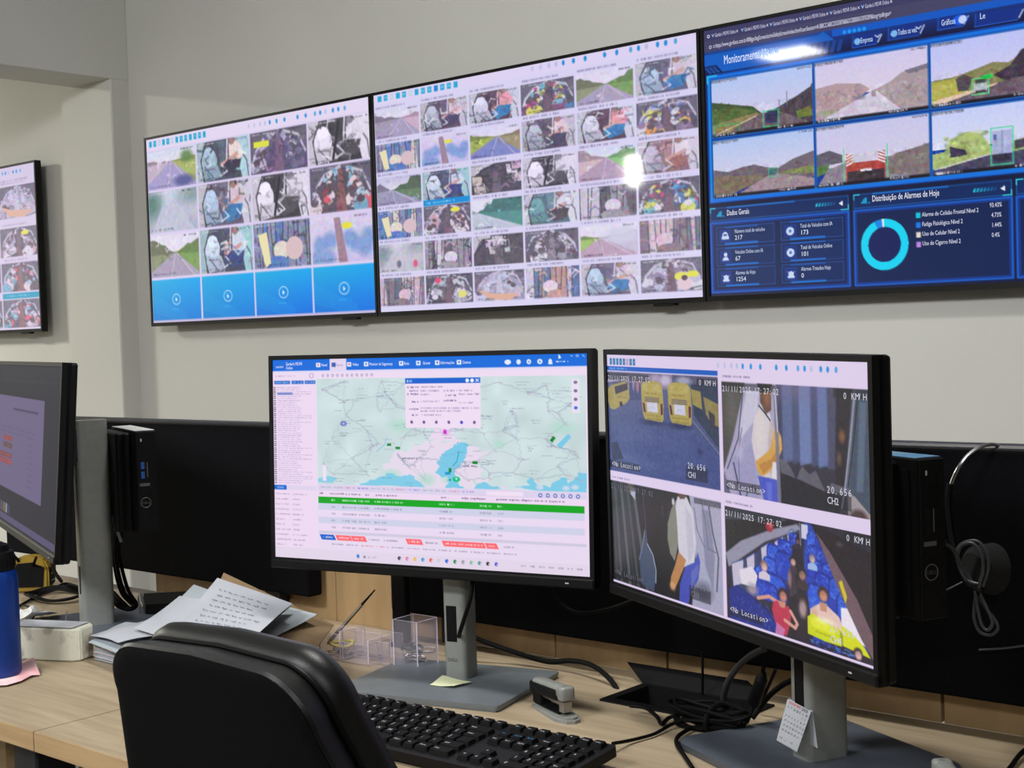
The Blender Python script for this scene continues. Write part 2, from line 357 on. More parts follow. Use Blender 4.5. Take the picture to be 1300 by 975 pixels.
def t_seats(p, rnd, bg=(60, 56, 64), seat=(212, 208, 218)):
    p.fill(bg); p.poly([(0, 0), (.5, 0), (.1, .3), (0, .6)], (185, 180, 190)); p.line([(.55, 0), (.2, .2), (.04, .6)], p.w*.03, (30, 28, 36))
    for k in range(6):
        cx, cy, r = rnd.uniform(.08, .95), rnd.uniform(.12, .85), rnd.uniform(.06, .13); an = rnd.uniform(-.3, .3)
        q = lambda m_: [(cx-m_*r, cy-m_*r*1.5), (cx+m_*r*.8+an*r, cy-m_*r*1.4), (cx+m_*r*1.1, cy+m_*r*1.3), (cx-m_*r*.8, cy+m_*r*1.5)]
        p.poly(q(1.25), (34, 32, 40)); p.poly(q(1.0), [s_*rnd.uniform(.75, 1) for s_ in seat])
    p.poly([(.45, .3), (.55, .3), (.62, 1), (.42, 1)], (96, 84, 96)); p.noise(rnd, 10, 4); strokes(p, rnd, 60, .16)
def t_fog(p, rnd, c1=(205, 205, 225), c2=(120, 140, 140), spot=None):
    p.grad(0, 0, 1, 1, c1, [c*.82 for c in c1]); p.ell(.06, .3, .2, .35, c2, .9, .6); p.poly([(.3, .3), (.6, .3), (.95, 1), (.05, 1)], [c*.94 for c in c1], .8)
    p.ell(.9, .15, .25, .2, [c*.9 for c in c2], .5, .7)
    if spot:
        for x, y, c in spot: p.ell(x, y, .05, .13, c, .9, .3)
    p.noise(rnd, 9, 6)
def t_bluebus(p, rnd):
    p.grad(0, 0, 1, 1, (215, 205, 232), (190, 185, 225))
    for x, y in ((.14, .6), (.3, .52), (.26, .9), (.08, .9), (.62, .5), (.72, .62), (.86, .72), (.92, .5)): p.ell(x, y, .11, .18, (110, 145, 205), .9, .35)
    p.poly([(.37, .05), (.47, .05), (.58, 1), (.44, 1)], (150, 115, 130)); p.ell(.58, .24, .08, .07, (235, 225, 30)); p.noise(rnd, 10, 5)
def jag(rnd, pts, amp=.006, n=5):
    out = []
    for (xa, ya), (xb, yb) in zip(pts, pts[1:]+pts[:1]):
        for k in range(n): t = k/n; out.append((xa+(xb-xa)*t+(rnd.normal(0, amp) if k else 0), ya+(yb-ya)*t+(rnd.normal(0, amp*1.6) if k else 0)))
    return out
def play(p, left):
    t = np.linspace(0, 1, p.h)[:, None, None]; u = np.linspace(0, 1, p.w)[None, :, None]
    c0 = np.array((25, 172, 226)); c1 = np.array((8, 118, 216)) if not left else np.array((14, 130, 208))
    p.a[:] = (c0*(1-t)+c1*t+(u*np.array((-14, -6, 10))))/255
    for k in range(6): p.line([(-.05, .35+.08*k), (.3, .6+.06*k), (.7, .88+.05*k)], max(1, p.w*.015), (70, 190, 240), .22)
    r = .11
    for k in range(24):
        a0, a1 = 2*PI*k/24, 2*PI*(k+1)/24; s_ = p.w/p.h
        p.line([(.5+r*.72*math.cos(a0), .5+r*1.15*math.sin(a0)), (.5+r*.72*math.cos(a1), .5+r*1.15*math.sin(a1))], 1.6, (225, 238, 250))
    p.poly([(.485, .45), (.485, .56), (.525, .505)], (225, 238, 250)); p.scrib(np.random.default_rng(3), .4, .74, .62, .035, (60, 180, 240), .7, .03)

def strokes(p, rnd, n=40, s=.1, mono=False, dark=.45):
    """small unsteady marks picked from the picture's own colours: the clutter of a compressed video frame"""
    for _ in range(n):
        x, y = rnd.uniform(0, 1), rnd.uniform(0, 1); X, Y = min(p.w-1, int(x*p.w)), min(p.h-1, int(y*p.h))
        c = p.a[min(p.h-1, max(0, Y+rnd.integers(-6, 7))), min(p.w-1, max(0, X+rnd.integers(-9, 10)))]*255
        c = np.clip(c*(rnd.uniform(dark, .9) if rnd.random() < .55 else rnd.uniform(1.05, 1.5)), 0, 240)
        a_ = rnd.uniform(0, 6.3); l_ = s*rnd.uniform(.3, 1.2); q = [(x, y), (x+l_*math.cos(a_), y+l_*1.5*math.sin(a_)), (x+l_*1.4*math.cos(a_+.7), y+l_*2*math.sin(a_+.7))]
        p.line(q, p.w*rnd.uniform(.008, .03), c, .75)
    p.blur(1)
PEOPLE = [(235, 225, 235), (190, 200, 225), (220, 70, 90), (60, 110, 190), (120, 160, 190), (240, 190, 200), (90, 80, 100), (205, 205, 215)]
MONOP = [(235, 230, 240), (150, 146, 156), (70, 66, 76), (200, 196, 206), (40, 38, 46)]
BLUES = [(60, 90, 190), (40, 60, 160), (90, 140, 220), (225, 220, 235), (220, 80, 110), (230, 190, 90)]
def tile(p, rnd, k):
    if k == 'r0': t_road(p, rnd, (210, 210, 230), left=(150, 140, 160), right=(200, 165, 185), road=(158, 146, 176), hz=.34, vx=.6)
    elif k == 'r1': t_road(p, rnd, (222, 214, 236), left=(128, 138, 96), right=(110, 150, 70), road=(160, 148, 172), hz=.42, vx=.52, trees=.42)
    elif k == 'r2': t_road(p, rnd, (215, 212, 240), left=(150, 170, 60), right=(150, 140, 90), road=(110, 120, 185), hz=.32, vx=.55, trees=.15)
    elif k == 'r3': t_road(p, rnd, (190, 185, 215), (225, 222, 236), left=(150, 145, 170), right=(80, 110, 70), road=(140, 135, 165), hz=.45, vx=.35, trees=.5)
    elif k == 'r4': t_road(p, rnd, (200, 215, 235), left=(205, 175, 180), right=(110, 180, 90), road=(170, 140, 165), hz=.3, vx=.5, trees=.4)
    elif k == 'r5': t_road(p, rnd, (225, 225, 238), left=(190, 200, 212), right=(60, 130, 120), road=(180, 190, 205), hz=.4, vx=.1, trees=.75)
    elif k == 'r6': t_road(p, rnd, (225, 220, 235), left=(150, 190, 80), right=(190, 185, 205), road=(180, 150, 170), hz=.38, vx=.35); p.ell(.75, .35, .3, .25, (205, 205, 222), .9, .3)
    elif k == 'r7': t_road(p, rnd, (205, 215, 235), left=(190, 170, 190), right=(160, 175, 90), road=(160, 150, 195), hz=.3, vx=.5, trees=.1); p.ell(.75, .85, .2, .14, (50, 60, 120), .8, .4); p.ell(.82, .25, .12, .16, (80, 120, 50), .9, .4)
    elif k == 'r8': t_road(p, rnd, (225, 215, 232), left=(150, 160, 90), right=(130, 165, 80), road=(170, 158, 182), hz=.42, vx=.55, trees=.45)
    elif k == 'f0': t_fog(p, rnd, (200, 205, 225), (60, 110, 90))
    elif k == 'f1': t_fog(p, rnd, (205, 205, 215), (110, 130, 130), [(.45, .72, (80, 80, 100)), (.82, .74, (225, 50, 90))])
    elif k == 'd0': t_driver(p, rnd)
    elif k == 'd1': t_driver(p, rnd, (60, 66, 80), (150, 180, 200), (235, 210, 205), (45, 40, 60), (170, 205, 215))
    elif k == 'd2': t_driver(p, rnd, (80, 74, 96), (165, 190, 215), (210, 190, 205), (40, 110, 170), (205, 200, 215))
    elif k == 'd3': t_driver(p, rnd, (50, 56, 76), (200, 215, 235), (200, 215, 235), (35, 50, 110), (150, 200, 205))
    elif k == 'd4': t_driver(p, rnd, (130, 96, 100), (180, 170, 190), (225, 215, 225), (150, 90, 80), (210, 200, 215))
    elif k == 'd5': t_driver(p, rnd, (60, 40, 54), (205, 205, 225), (240, 150, 165), (30, 110, 170), (200, 205, 220))
    elif k == 'd6': t_driver(p, rnd, (70, 100, 110), (90, 150, 150), (215, 215, 230), (60, 50, 60), (215, 215, 225))
    elif k == 'm0': t_driver(p, rnd, (40, 38, 46), (235, 230, 240), (220, 215, 225), (40, 60, 90), (225, 220, 230), True); p.line([(.5, .1), (.4, .9)], p.w*.04, (25, 25, 30))
    elif k == 'm1': t_seats(p, rnd)
    elif k == 'm2': t_aisle(p, rnd, MONOP, (60, 56, 64), (110, 104, 112), 11)
    elif k == 'c0': t_curtain(p, rnd)
    elif k == 'c1': t_curtain(p, rnd, (225, 215, 195), (120, 125, 160), (70, 110, 180)); p.poly([(.08, .25), (.24, .2), (.3, .9), (.2, .98)], (235, 225, 165)); p.ell(.72, .6, .15, .25, (215, 185, 185))
    elif k == 'c2': t_curtain(p, rnd, (215, 185, 195), (80, 90, 110), (120, 100, 110))
    elif k == 'c3': t_curtain(p, rnd, (225, 205, 220), (70, 100, 140), (190, 140, 130))
    elif k == 'p0': t_aisle(p, rnd, PEOPLE, n=14)
    elif k == 'p1': t_aisle(p, rnd, [(200, 40, 90), (40, 110, 170), (225, 225, 60), (90, 180, 190), (235, 225, 235), (110, 50, 90)], n=14)
    elif k == 'p2': t_aisle(p, rnd, [(225, 225, 235), (90, 120, 190), (235, 225, 60), (235, 140, 50), (180, 190, 215), (130, 100, 130)], n=14)
    elif k == 'p3': t_aisle(p, rnd, [(230, 220, 230), (120, 90, 110), (170, 165, 190), (210, 150, 160)], n=12); p.ell(.68, .2, .1, .08, (232, 228, 40))
    elif k == 'p4': t_aisle(p, rnd, MONOP+[(190, 200, 210)], n=14, top=(45, 44, 52)); p.ell(.78, .7, .09, .12, (225, 222, 90)); p.ell(.26, .2, .06, .1, (225, 50, 90))
    elif k == 'p5': t_aisle(p, rnd, [(225, 220, 235), (190, 190, 215), (120, 110, 140)], bg=(130, 120, 140), n=10); p.ell(.66, .55, .1, .13, (228, 224, 60)); p.ell(.85, .5, .1, .1, (228, 224, 40)); p.ell(.72, .78, .12, .2, (225, 195, 200)); p.ell(.72, .6, .05, .08, (60, 40, 45))
    elif k == 'p6': t_aisle(p, rnd, [(150, 200, 225), (90, 160, 190), (235, 215, 220), (225, 60, 80), (70, 50, 60)], n=13, floor=(120, 60, 60))
    elif k == 'y0': t_aisle(p, rnd, [(150, 145, 185), (90, 80, 120), (180, 175, 205), (60, 56, 90)], bg=(58, 50, 82), n=9, floor=(100, 70, 100)); p.rect(.06, .22, .34, .36, (222, 226, 40))
    elif k == 'o0': t_aisle(p, rnd, [(205, 205, 235), (170, 185, 215), (190, 170, 190)], bg=(150, 150, 175), n=7, floor=(200, 195, 215)); p.poly([(.05, .6), (.35, .75), (.9, .8), (.7, 1), (.3, .95)], (220, 165, 130))
    elif k == 'b0': t_bluebus(p, rnd)

def mirror(p): p.a[:] = p.a[:, ::-1].copy()
def new_pic(w_, h_): return Pic(np.zeros((h_, w_, 3)))
def down(a): return (a[0::2, 0::2]+a[1::2, 0::2]+a[0::2, 1::2]+a[1::2, 1::2])/4
def picture(name, pic, W, H, parent, mtl, y=0.0, z=0.0, x=0.0):
    """flat picture W x H facing -Y centred on x, z: one vertex colour per painted dot"""
    a = down(pic.a); h_, w_ = a.shape[:2]
    xs = x-W/2+W*(np.arange(w_))/(w_-1); zs = z+H/2-H*np.arange(h_)/(h_-1)
    V = np.empty((h_, w_, 3)); V[..., 0] = xs[None]; V[..., 1] = y; V[..., 2] = zs[:, None]
    i = np.arange(h_*w_).reshape(h_, w_); Q = np.stack([i[:-1, :-1], i[1:, :-1], i[1:, 1:], i[:-1, 1:]], -1).reshape(-1, 4)
    me = bpy.data.meshes.new(name); me.vertices.add(h_*w_); me.vertices.foreach_set('co', V.ravel())
    me.loops.add(Q.size); me.loops.foreach_set('vertex_index', Q.ravel().astype(np.int32))
    me.polygons.add(len(Q)); me.polygons.foreach_set('loop_start', np.arange(0, Q.size, 4, dtype=np.int32))
    me.update(calc_edges=True)
    at = me.color_attributes.new('picture', 'FLOAT_COLOR', 'POINT')
    s_ = a.reshape(-1, 3); L = np.where(s_ <= .04045, s_/12.92, ((s_+.055)/1.055)**2.4)
    at.data.foreach_set('color', np.concatenate([L, np.ones((len(L), 1))], 1).ravel().astype(np.float32))
    return obj(name, me, mtl, parent)
def screen_text(name, items, W, H, parent, y, z=0.0, x=0.0):
    """items: (string, u, v_baseline, height as share of H, squeeze, rgb)"""
    bm = nb(); lay = bm.verts.layers.float_color.new('picture')
    for s_, u, v, hh, sq, c in items:
        n0 = len(bm.verts); mt = Matrix(((1, 0, 0, 0), (0, 0, -1, y), (0, 1, 0, 0), (0, 0, 0, 1)))
        text_bm(bm, [(s_, x-W/2+u*W, z+H/2-v*H, hh*H, sq)], mt)
        bm.verts.ensure_lookup_table(); cc = (*lin(c), 1)
        for k in range(n0, len(bm.verts)): bm.verts[k][lay] = cc
    me = bpy.data.meshes.new(name); bm.to_mesh(me); bm.free()
    return tag(obj(name, me, SCREENM, parent), kind='stuff')
SCREENM = vcol_mat('lit_screen', 0.22, 1.0, spec=0.4)
SCREENT = vcol_mat('lit_television_screen', 0.045, 1.0, spec=0.4)
SCREEND = vcol_mat('dimmed_screen', 0.5, 0.42, spec=0.03)
# ------------------------------------------------------------------ room
def struct(name, bm, m, parent=None): return tag(obj(name, bm, m, parent), kind='structure')
YW, YS = 3.13, 3.0623                       # wall plane, television screen plane
XL = -4.64                                  # face of the beam over the opening
struct('floor', bx(-9.6, 3.2, -6.1, 3.3, -0.1, 0), FLOOR)
struct('ceiling', bx(-9.6, 3.2, -6.1, 3.3, 2.86, 2.96), CEIL)
struct('wall_back', bx(-9.6, 3.2, YW, 3.3, 0, 2.86), WALL)
struct('wall_right', bx(3.1, 3.2, -6.1, YW, 0, 2.86), WALL)
struct('wall_left', bx(-9.6, -9.5, -6.1, YW, 0, 2.86), WALL)
struct('wall_front', bx(-9.5, 3.1, -6.1, -6.0, 0, 2.86), WALL)
struct('trim_1', bx(XL-0.25, XL, -0.6, YW, 2.262, 2.86, 0.002, 1), WALL)       # beam over the opening to the next bay
bm = nb(); prism(bm, [(-4.99, 3.055), (-4.985, 3.05), (XL-0.005, 3.05), (XL, 3.055), (XL, YW), (-4.99, YW)], 0, 2.262)
struct('trim_2', bm, WALL)                  # pilaster under the beam

# ------------------------------------------------------------------ wall televisions
TW, TH = 1.21, 0.6806
def television(xc, zc, label, pic, items, n):
    t = thing('wall_television', label, 'television', (xc, YS, zc), 0, 'televisions along the wall')
    bm = nb(); b_ = 0.0085; W, H = TW/2, TH/2
    for x0, x1, z0, z1 in ((-W-b_, W+b_, H, H+b_), (-W-b_, W+b_, -H-0.013, -H), (-W-b_, -W, -H, H), (W, W+b_, -H, H)):
        box(bm, x0, x1, -0.004, 0.024, z0, z1)
    obj('bezel', bm, BLACK, t)
    bm = nb(); box(bm, -W-0.002, W+0.002, 0.006, 0.03, -H-0.004, H+0.002, 0.002, 1); box(bm, -0.4, 0.4, 0.028, 0.05, -0.28, 0.06, 0.01, 2)
    obj('back_cover', bm, DARK, t)
    bm = nb(); box(bm, -0.2, 0.2, 0.05, 0.0665, -0.12, 0.12, 0.002, 1); obj('wall_bracket', bm, DARK, t)
    bm = nb(); box(bm, W-0.16, W-0.09, -0.003, 0.02, -H-0.02, -H-0.0125, 0.002, 1); obj('sensor_tab', bm, BLACK, t)
    picture('screen', pic, TW, TH, t, SCREENT, 0.001)
    if items: screen_text('screen_lettering', items, TW, TH, t, 0.0002)
    return t
TX = [-2.6062+(i-1)*(TW+0.0207) for i in range(3)]
TZ = 1.25+0.0759+TH/2
TOOL = (30, 170, 215)
def toolbar(p, rnd, y=.026, h=.016, x1=.31, act=9):
    x = .016
    for k in range(13):
        c = (20, 165, 210) if k not in (2, 5) else (190, 205, 225)
        p.rect(x, y-h, x+.014, y+h, c); p.rect(x+.003, y-h*.4, x+.011, y+h*.25, (210, 225, 240), .5 if k % 3 else 0)
        if k == act: p.rect(x, y-h, x+.014, y+h, (10, 130, 205))
        x += .0225
def minibar(p, x0, y):
    for k, (d, r) in enumerate(((0, .2), (.03, .2), (.06, .3), (.085, .3), (.11, 1), (.145, 1), (.185, 1), (.25, .9), (.29, 1), (.335, .5), (.36, .9), (.385, .3), (.42, 1), (.445, 1), (.475, .5))):
        p.ell(x0+d*.85, y, .0045, .011, (20, 140, 215) if r > .4 else (140, 170, 210), min(1, r+.2))
LAV = (222, 212, 240)
def pic_tv1():
    rnd = np.random.default_rng(11); P_ = new_pic(740, 416).fill((216, 204, 238))
    P_.rect(0, 0, 1, .065, (226, 214, 240)); toolbar(P_, rnd, .03, .016, act=20); minibar(P_, .5, .032)
    L = [['r7', 'd1', 'y0', 'm0'], ['f0', 'd2', 'm0', 'p6'], ['r1', 'd3', 'c1', 'b0'], ['play']*4]
    Y = [(.072, .278), (.292, .512), (.526, .752), (.766, .985)]
    for r in range(4):
        for c in range(4):
            s_ = P_.sub(c*.2505+.003, Y[r][0], (c+1)*.2505-.004, Y[r][1])
            if r == 3: play(s_, c < 2)
            else:
                tile(s_, rnd, L[r][c]); s_.gamma((215, 205, 240), .16); s_.scrib(rnd, .04, .05, .4, .04, (230, 230, 240), .6, .05); s_.scrib(rnd, .7, .05, .96, .05, (40, 40, 60), .5, .05); s_.scrib(rnd, .04, .93, .5, .05, (40, 40, 60), .35, .05)
    P_.rect(0, .985, 1, 1, (190, 180, 215)); P_.blur(1); return P_
def pic_tv2(shift=0):
    rnd = np.random.default_rng(21+shift); P_ = new_pic(960, 540).fill((214, 208, 240))
    P_.rect(0, 0, 1, .045, (220, 208, 240)); toolbar(P_, rnd, .022, .013); minibar(P_, .54, .018)
    L = [['r0', 'd0', 'd5', 'p1', 'r1', 'd2'], ['c1', 'b0', 'r2', 'd0', 'd5', 'p2'], ['r3', 'd3', 'm1', 'm0', 'r4', 'd4'],
         ['c1', 'p3', 'r5', 'd6', 'c0', 'p1'], ['f1', 'c0', 'm1', 'm2', 'r6', 'c2'], ['c2', 'p4', 'o0', 'c3', 'd2', 'p5']]
    if shift: L = [L[(i+shift) % 6][::-1] for i in range(6)]
    for r in range(6):
        for c in range(6):
            u0, u1 = c/6+.002, (c+1)/6-.004; v0 = .078+.1533*r
            s_ = P_.sub(u0, v0, u1, v0+.127); tile(s_, rnd, L[r][c]); s_.gamma((205, 195, 245), .2)
            if L[r][c] in ('p5', 'm2', 'c0', 'c2') and (r+c) % 2: mirror(s_)
            s_.scrib(rnd, .04, .06, .4, .05, (225, 225, 240), .5, .06); s_.scrib(rnd, .75, .06, .97, .06, (40, 40, 60), .5, .06); s_.scrib(rnd, .05, .93, .4, .06, (40, 40, 60), .5, .05)
            if (r, c) == (3, 1): P_.rect(u0, v0-.029, u1, v0-.002, (15, 140, 215)); P_.scrib(rnd, u0+.01, v0-.015, u0+.11, .01, (200, 225, 245), .6, .008)
            else: P_.scrib(rnd, u0+.004, v0-.014, u0+.115, .011, (90, 84, 125), .5, .005)
    P_.blur(1); return P_
def pic_tvl():
    rnd = np.random.default_rng(5); P_ = new_pic(480, 416).fill((208, 196, 226))
    minibar(P_, .5, .035); P_.scrib(rnd, .7, .085, .95, .012, (120, 100, 150), .4, .01)
    L = [['b0', 'p0', 'b0', 'o0'], ['p0', 'p3', 'p6', 'p3'], ['p6', 'p0', 'p1', 'p6'], ['p2', 'p0', 'p2', 'p6']]
    Y = [(.12, .315), (.375, .55), (.59, .765), (.815, .985)]
    for r in range(4):
        for c in range(4):
            s_ = P_.sub(c*.25+.003, Y[r][0], (c+1)*.25-.006, Y[r][1]); tile(s_, rnd, L[r][c]); s_.gamma((200, 185, 235), .26)
            P_.scrib(rnd, c*.25+.02, Y[r][0]-.02, c*.25+.18, .014, (140, 125, 165), .5, .006)
        P_.rect(.752, .775, .995, .808, (20, 150, 190)) if r == 3 else None
    P_.rect(.752, .775, .995, .808, (20, 150, 190)); P_.scrib(rnd, .78, .79, .93, .01, (190, 220, 235), .6, .006)
    P_.blur(1); return P_
def pic_tv3():
    rnd = np.random.default_rng(31); P_ = new_pic(1080, 608).fill((4, 16, 56))
    P_.rect(0, 0, 1, .045, (58, 56, 96)); P_.rect(0, .042, 1, .084, (66, 64, 98))
    P_.grad(0, .084, 1, .165, (10, 60, 150), (10, 16, 60)); P_.poly([(.0, .084), (.28, .084), (.305, .12), (.245, .12), (.23, .165), (.045, .165), (.03, .135), (0, .135)], (2, 90, 190))
    P_.poly([(0, .084), (.28, .084), (.27, .094), (0, .094)], (10, 60, 140)); P_.rect(.3, .084, 1, .108, (4, 84, 190))
    for k in range(5): P_.ell(.327+.0105*k, .1, .004, .007, (20, 150, 240))
    for k in range(6): P_.poly([(.245+.014*k, .122), (.254+.014*k, .122), (.247+.014*k, .163), (.238+.014*k, .163)], (6, 60, 140))
    for k in range(3): P_.poly([(.0+.01*k, .14), (.007+.01*k, .14), (.02+.01*k, .165), (.012+.01*k, .165)], (8, 70, 150))
    def button(x0, x1, y0=.118, y1=.16):
        P_.poly([(x0, y0), (x1, y0), (x1-.01, y1), (x0-.002, y1)], (8, 44, 130)); P_.line([(x0, y0), (x0-.002, y1), (x1-.01, y1)], 1.6, (30, 90, 190)); P_.line([(x1, y0+.012), (x1-.008, y1-.006)], 2.4, (190, 205, 235))
    button(.345, .405); button(.42, .492, .112, .155); button(.52, .578, .108, .15); button(.592, .68)
    for x in (.354, .431): P_.ell(x, .14 if x < .4 else .135, .007, .011, (120, 180, 235))
    P_.line([(.392, .13), (.397, .137), (.402, .13)], 2, (220, 228, 245)); P_.line([(.476, .126), (.481, .133), (.486, .126)], 2, (220, 228, 245))
    P_.ell(.562, .128, .015, .016, (10, 90, 220)); P_.ell(.567, .128, .008, .013, (190, 205, 245))
    P_.rect(.004, .168, 1, .65, (4, 60, 150)); P_.rect(.006, .174, 1, .186, (4, 110, 220)); P_.rect(.007, .63, 1, .646, (4, 110, 220)); P_.rect(.007, .174, .0125, .646, (4, 130, 220)); P_.line([(.007, .2), (.007, .175), (.03, .175)], 3, (40, 200, 235))
    # six forward views
    sky = (196, 200, 236); skt = (186, 190, 240)
    T = {}
    for r in range(2):
        for c in range(4):
            x0 = .0165+.2435*c; y0 = .192+.2275*r; T[r, c] = P_.sub(x0, y0, x0+.2375, y0+.2125)
            P_.frame(x0-.001, y0-.002, x0+.2385, y0+.2145, 1.6, (8, 110, 190))
    s_ = T[0, 0]; s_.grad(0, 0, 1, .75, (176, 196, 240), (208, 200, 228)); s_.poly([(0, .38), (.1, .42), (.25, .48), (.42, .55), (.5, .68), (0, 1)], (62, 84, 50)); s_.poly([(0, .5), (.3, .55), (.45, .64), (0, .8)], (84, 104, 56)); s_.poly([(0, .78), (.45, .66), (.5, .7), (.1, 1), (0, 1)], (140, 128, 84))
    s_.poly([(.62, .66), (.85, .48), (.98, .36), (1, .3), (1, .95), (.7, .85)], (74, 66, 76)); s_.poly([(.84, .74), (.98, .68), (1, .84), (.86, .86)], (104, 118, 56)); s_.poly([(.1, 1), (.5, .68), (.66, .68), (.98, .95), (1, 1)], (112, 94, 104)); s_.line([(.68, .5), (.68, .72)], 2, (120, 110, 130)); s_.line([(.755, .38), (.755, .66)], 2, (120, 110, 130)); s_.line([(.05, .95), (.45, .72)], 2, (222, 200, 190))
    s_.rect(.54, .68, .66, .88, (50, 52, 84)); s_.rect(.56, .66, .64, .72, (60, 60, 92)); s_.frame(.52, .66, .67, .93, 2, (40, 190, 120)); s_.frame(.02, .8, .28, 1, 2, (40, 190, 110))
    s_ = T[0, 1]; s_.grad(0, 0, 1, .6, (206, 198, 232), (216, 204, 226)); s_.poly([(0, .42), (.2, .38), (.42, .44), (.5, .55), (.3, .8), (0, .98)], (176, 152, 158)); s_.poly([(.5, .6), (.68, .48), (.78, .36), (.9, .32), (1, .3), (1, 1), (.55, .95)], (166, 150, 156)); s_.poly([(.8, .34), (1, .28), (1, .36), (.84, .4)], (120, 114, 130)); s_.poly([(0, 1), (.5, .6), (.56, .6), (.8, 1)], (204, 194, 214)); s_.ell(.4, .66, .05, .04, (120, 118, 136), .8, .4); s_.ell(.1, .84, .08, .04, (140, 156, 110), .7, .5); s_.rect(.51, .6, .55, .68, (150, 140, 160))
    s_ = T[0, 2]; s_.grad(0, 0, 1, .65, (186, 192, 242), (206, 202, 236)); s_.poly([(0, .58), (.2, .56), (.34, .5), (.5, .42), (.62, .46), (.8, .3), (1, .15), (1, 1), (0, 1)], (132, 128, 84)); s_.poly([(0, .6), (.28, .58), (.3, .86), (0, .95)], (176, 168, 82)); s_.poly([(.2, .6), (.27, .54), (.34, .62), (.3, .8), (.22, .8)], (80, 72, 80)); s_.poly([(.5, .62), (.64, .5), (.72, .3), (1, .1), (1, .9), (.72, .86)], (62, 50, 66)); s_.poly([(.1, .9), (.6, .72), (.76, .7), (1, .88), (1, 1), (.05, 1)], (104, 88, 102)); s_.poly([(0, .9), (.55, .74), (.5, .78), (.05, .97)], (220, 196, 176))
    s_.rect(.345, .7, .455, .84, (176, 184, 190)); s_.rect(.36, .655, .44, .71, (60, 74, 66)); s_.rect(.36, .82, .44, .86, (50, 50, 56)); s_.frame(.335, .64, .465, .88, 2.2, (90, 220, 140)); s_.rect(.41, .6, .5, .66, (20, 180, 80))
    T[0, 3].a[:] = T[0, 1].a[:T[0, 3].h, :T[0, 3].w] if T[0, 3].a.shape[:2] <= T[0, 1].a.shape[:2] else .6
    s_ = T[1, 0]; s_.grad(0, 0, 1, .6, (176, 196, 238), (206, 204, 230)); s_.poly([(0, .5), (.15, .56), (.3, .5), (.42, .48), (.55, .56), (.66, .58), (.8, .46), (1, .36), (1, .8), (0, .9)], (112, 100, 112)); s_.poly([(0, .62), (.2, .64), (.45, .66), (.55, .7), (.2, .95), (0, 1)], (122, 108, 92)); s_.poly([(.66, .66), (1, .6), (1, .74), (.75, .7)], (124, 136, 82)); s_.poly([(.2, 1), (.55, .7), (.68, .68), (1, .82), (1, 1)], (158, 138, 148)); s_.rect(.57, .6, .63, .7, (60, 110, 110)); s_.frame(.56, .58, .65, .73, 1.6, (60, 200, 150))
    s_ = T[1, 1]; s_.grad(0, 0, 1, .7, (198, 196, 232), (208, 202, 226)); s_.poly([(0, .45), (.12, .4), (.24, .5), (.24, .62), (0, .66)], (96, 90, 104)); s_.poly([(0, .66), (.12, .62), (.1, .75), (0, .82)], (90, 122, 70)); s_.poly([(.0, 1), (.1, .72), (.3, .6), (.7, .6), (1, 1)], (140, 130, 146)); s_.poly([(.62, .66), (.72, .56), (.86, .52), (1, .46), (1, 1), (.66, .88)], (124, 112, 112))
    s_.rect(.27, .5, .62, .96, (170, 66, 60)); s_.rect(.33, .5, .56, .64, (200, 196, 216)); s_.rect(.28, .78, .61, .98, (60, 48, 56))
    for k in range(4): s_.poly([(.27+.03*k*0, .52+.05*k), (.33, .47+.05*k), (.33, .5+.05*k), (.27, .55+.05*k)], (230, 220, 226)); s_.poly([(.56, .47+.05*k), (.62, .52+.05*k), (.62, .55+.05*k), (.56, .5+.05*k)], (230, 220, 226))
    s_.rect(.4, .76, .5, .8, (230, 226, 236)); s_.line([(.25, .4), (.25, .98)], 2, (60, 210, 130)); s_.line([(.64, .4), (.64, .98)], 2, (60, 210, 130))
    s_ = T[1, 2]; s_.grad(0, 0, 1, .6, (196, 204, 244), (210, 214, 238)); s_.poly([(0, .66), (.1, .64), (.16, .44), (.28, .36), (.4, .42), (.47, .62), (.6, .6), (.7, .56), (1, .5), (1, .85), (0, .9)], (168, 184, 118))
    for k in range(60): s_.ell(rnd.uniform(.1, .46), rnd.uniform(.38, .74), .018, .03, (190, 208, 120) if rnd.random() < .6 else (120, 140, 84), .5, .5)
    s_.poly([(.14, .56), (.2, .6), (.27, .64), (.28, .72), (.15, .74)], (56, 54, 76)); s_.poly([(.66, .58), (.74, .56), (.78, .68), (.66, .72)], (66, 60, 84)); s_.poly([(.02, .92), (.5, .74), (1, .72), (1, 1), (0, 1)], (72, 66, 96)); s_.line([(.02, .9), (.55, .72)], 2, (220, 214, 226))
    s_.rect(.485, .4, .64, .76, (170, 176, 214)); s_.rect(.49, .76, .63, .87, (50, 44, 66)); s_.line([(.563, .4), (.563, .74)], 1.4, (110, 116, 160)); s_.rect(.495, .46, .52, .54, (80, 96, 170)); s_.frame(.475, .36, .648, .92, 2.2, (60, 210, 150))
    T[1, 3].a[:] = T[1, 0].a[:T[1, 3].h, :T[1, 3].w] if T[1, 3].a.shape[:2] <= T[1, 0].a.shape[:2] else .6
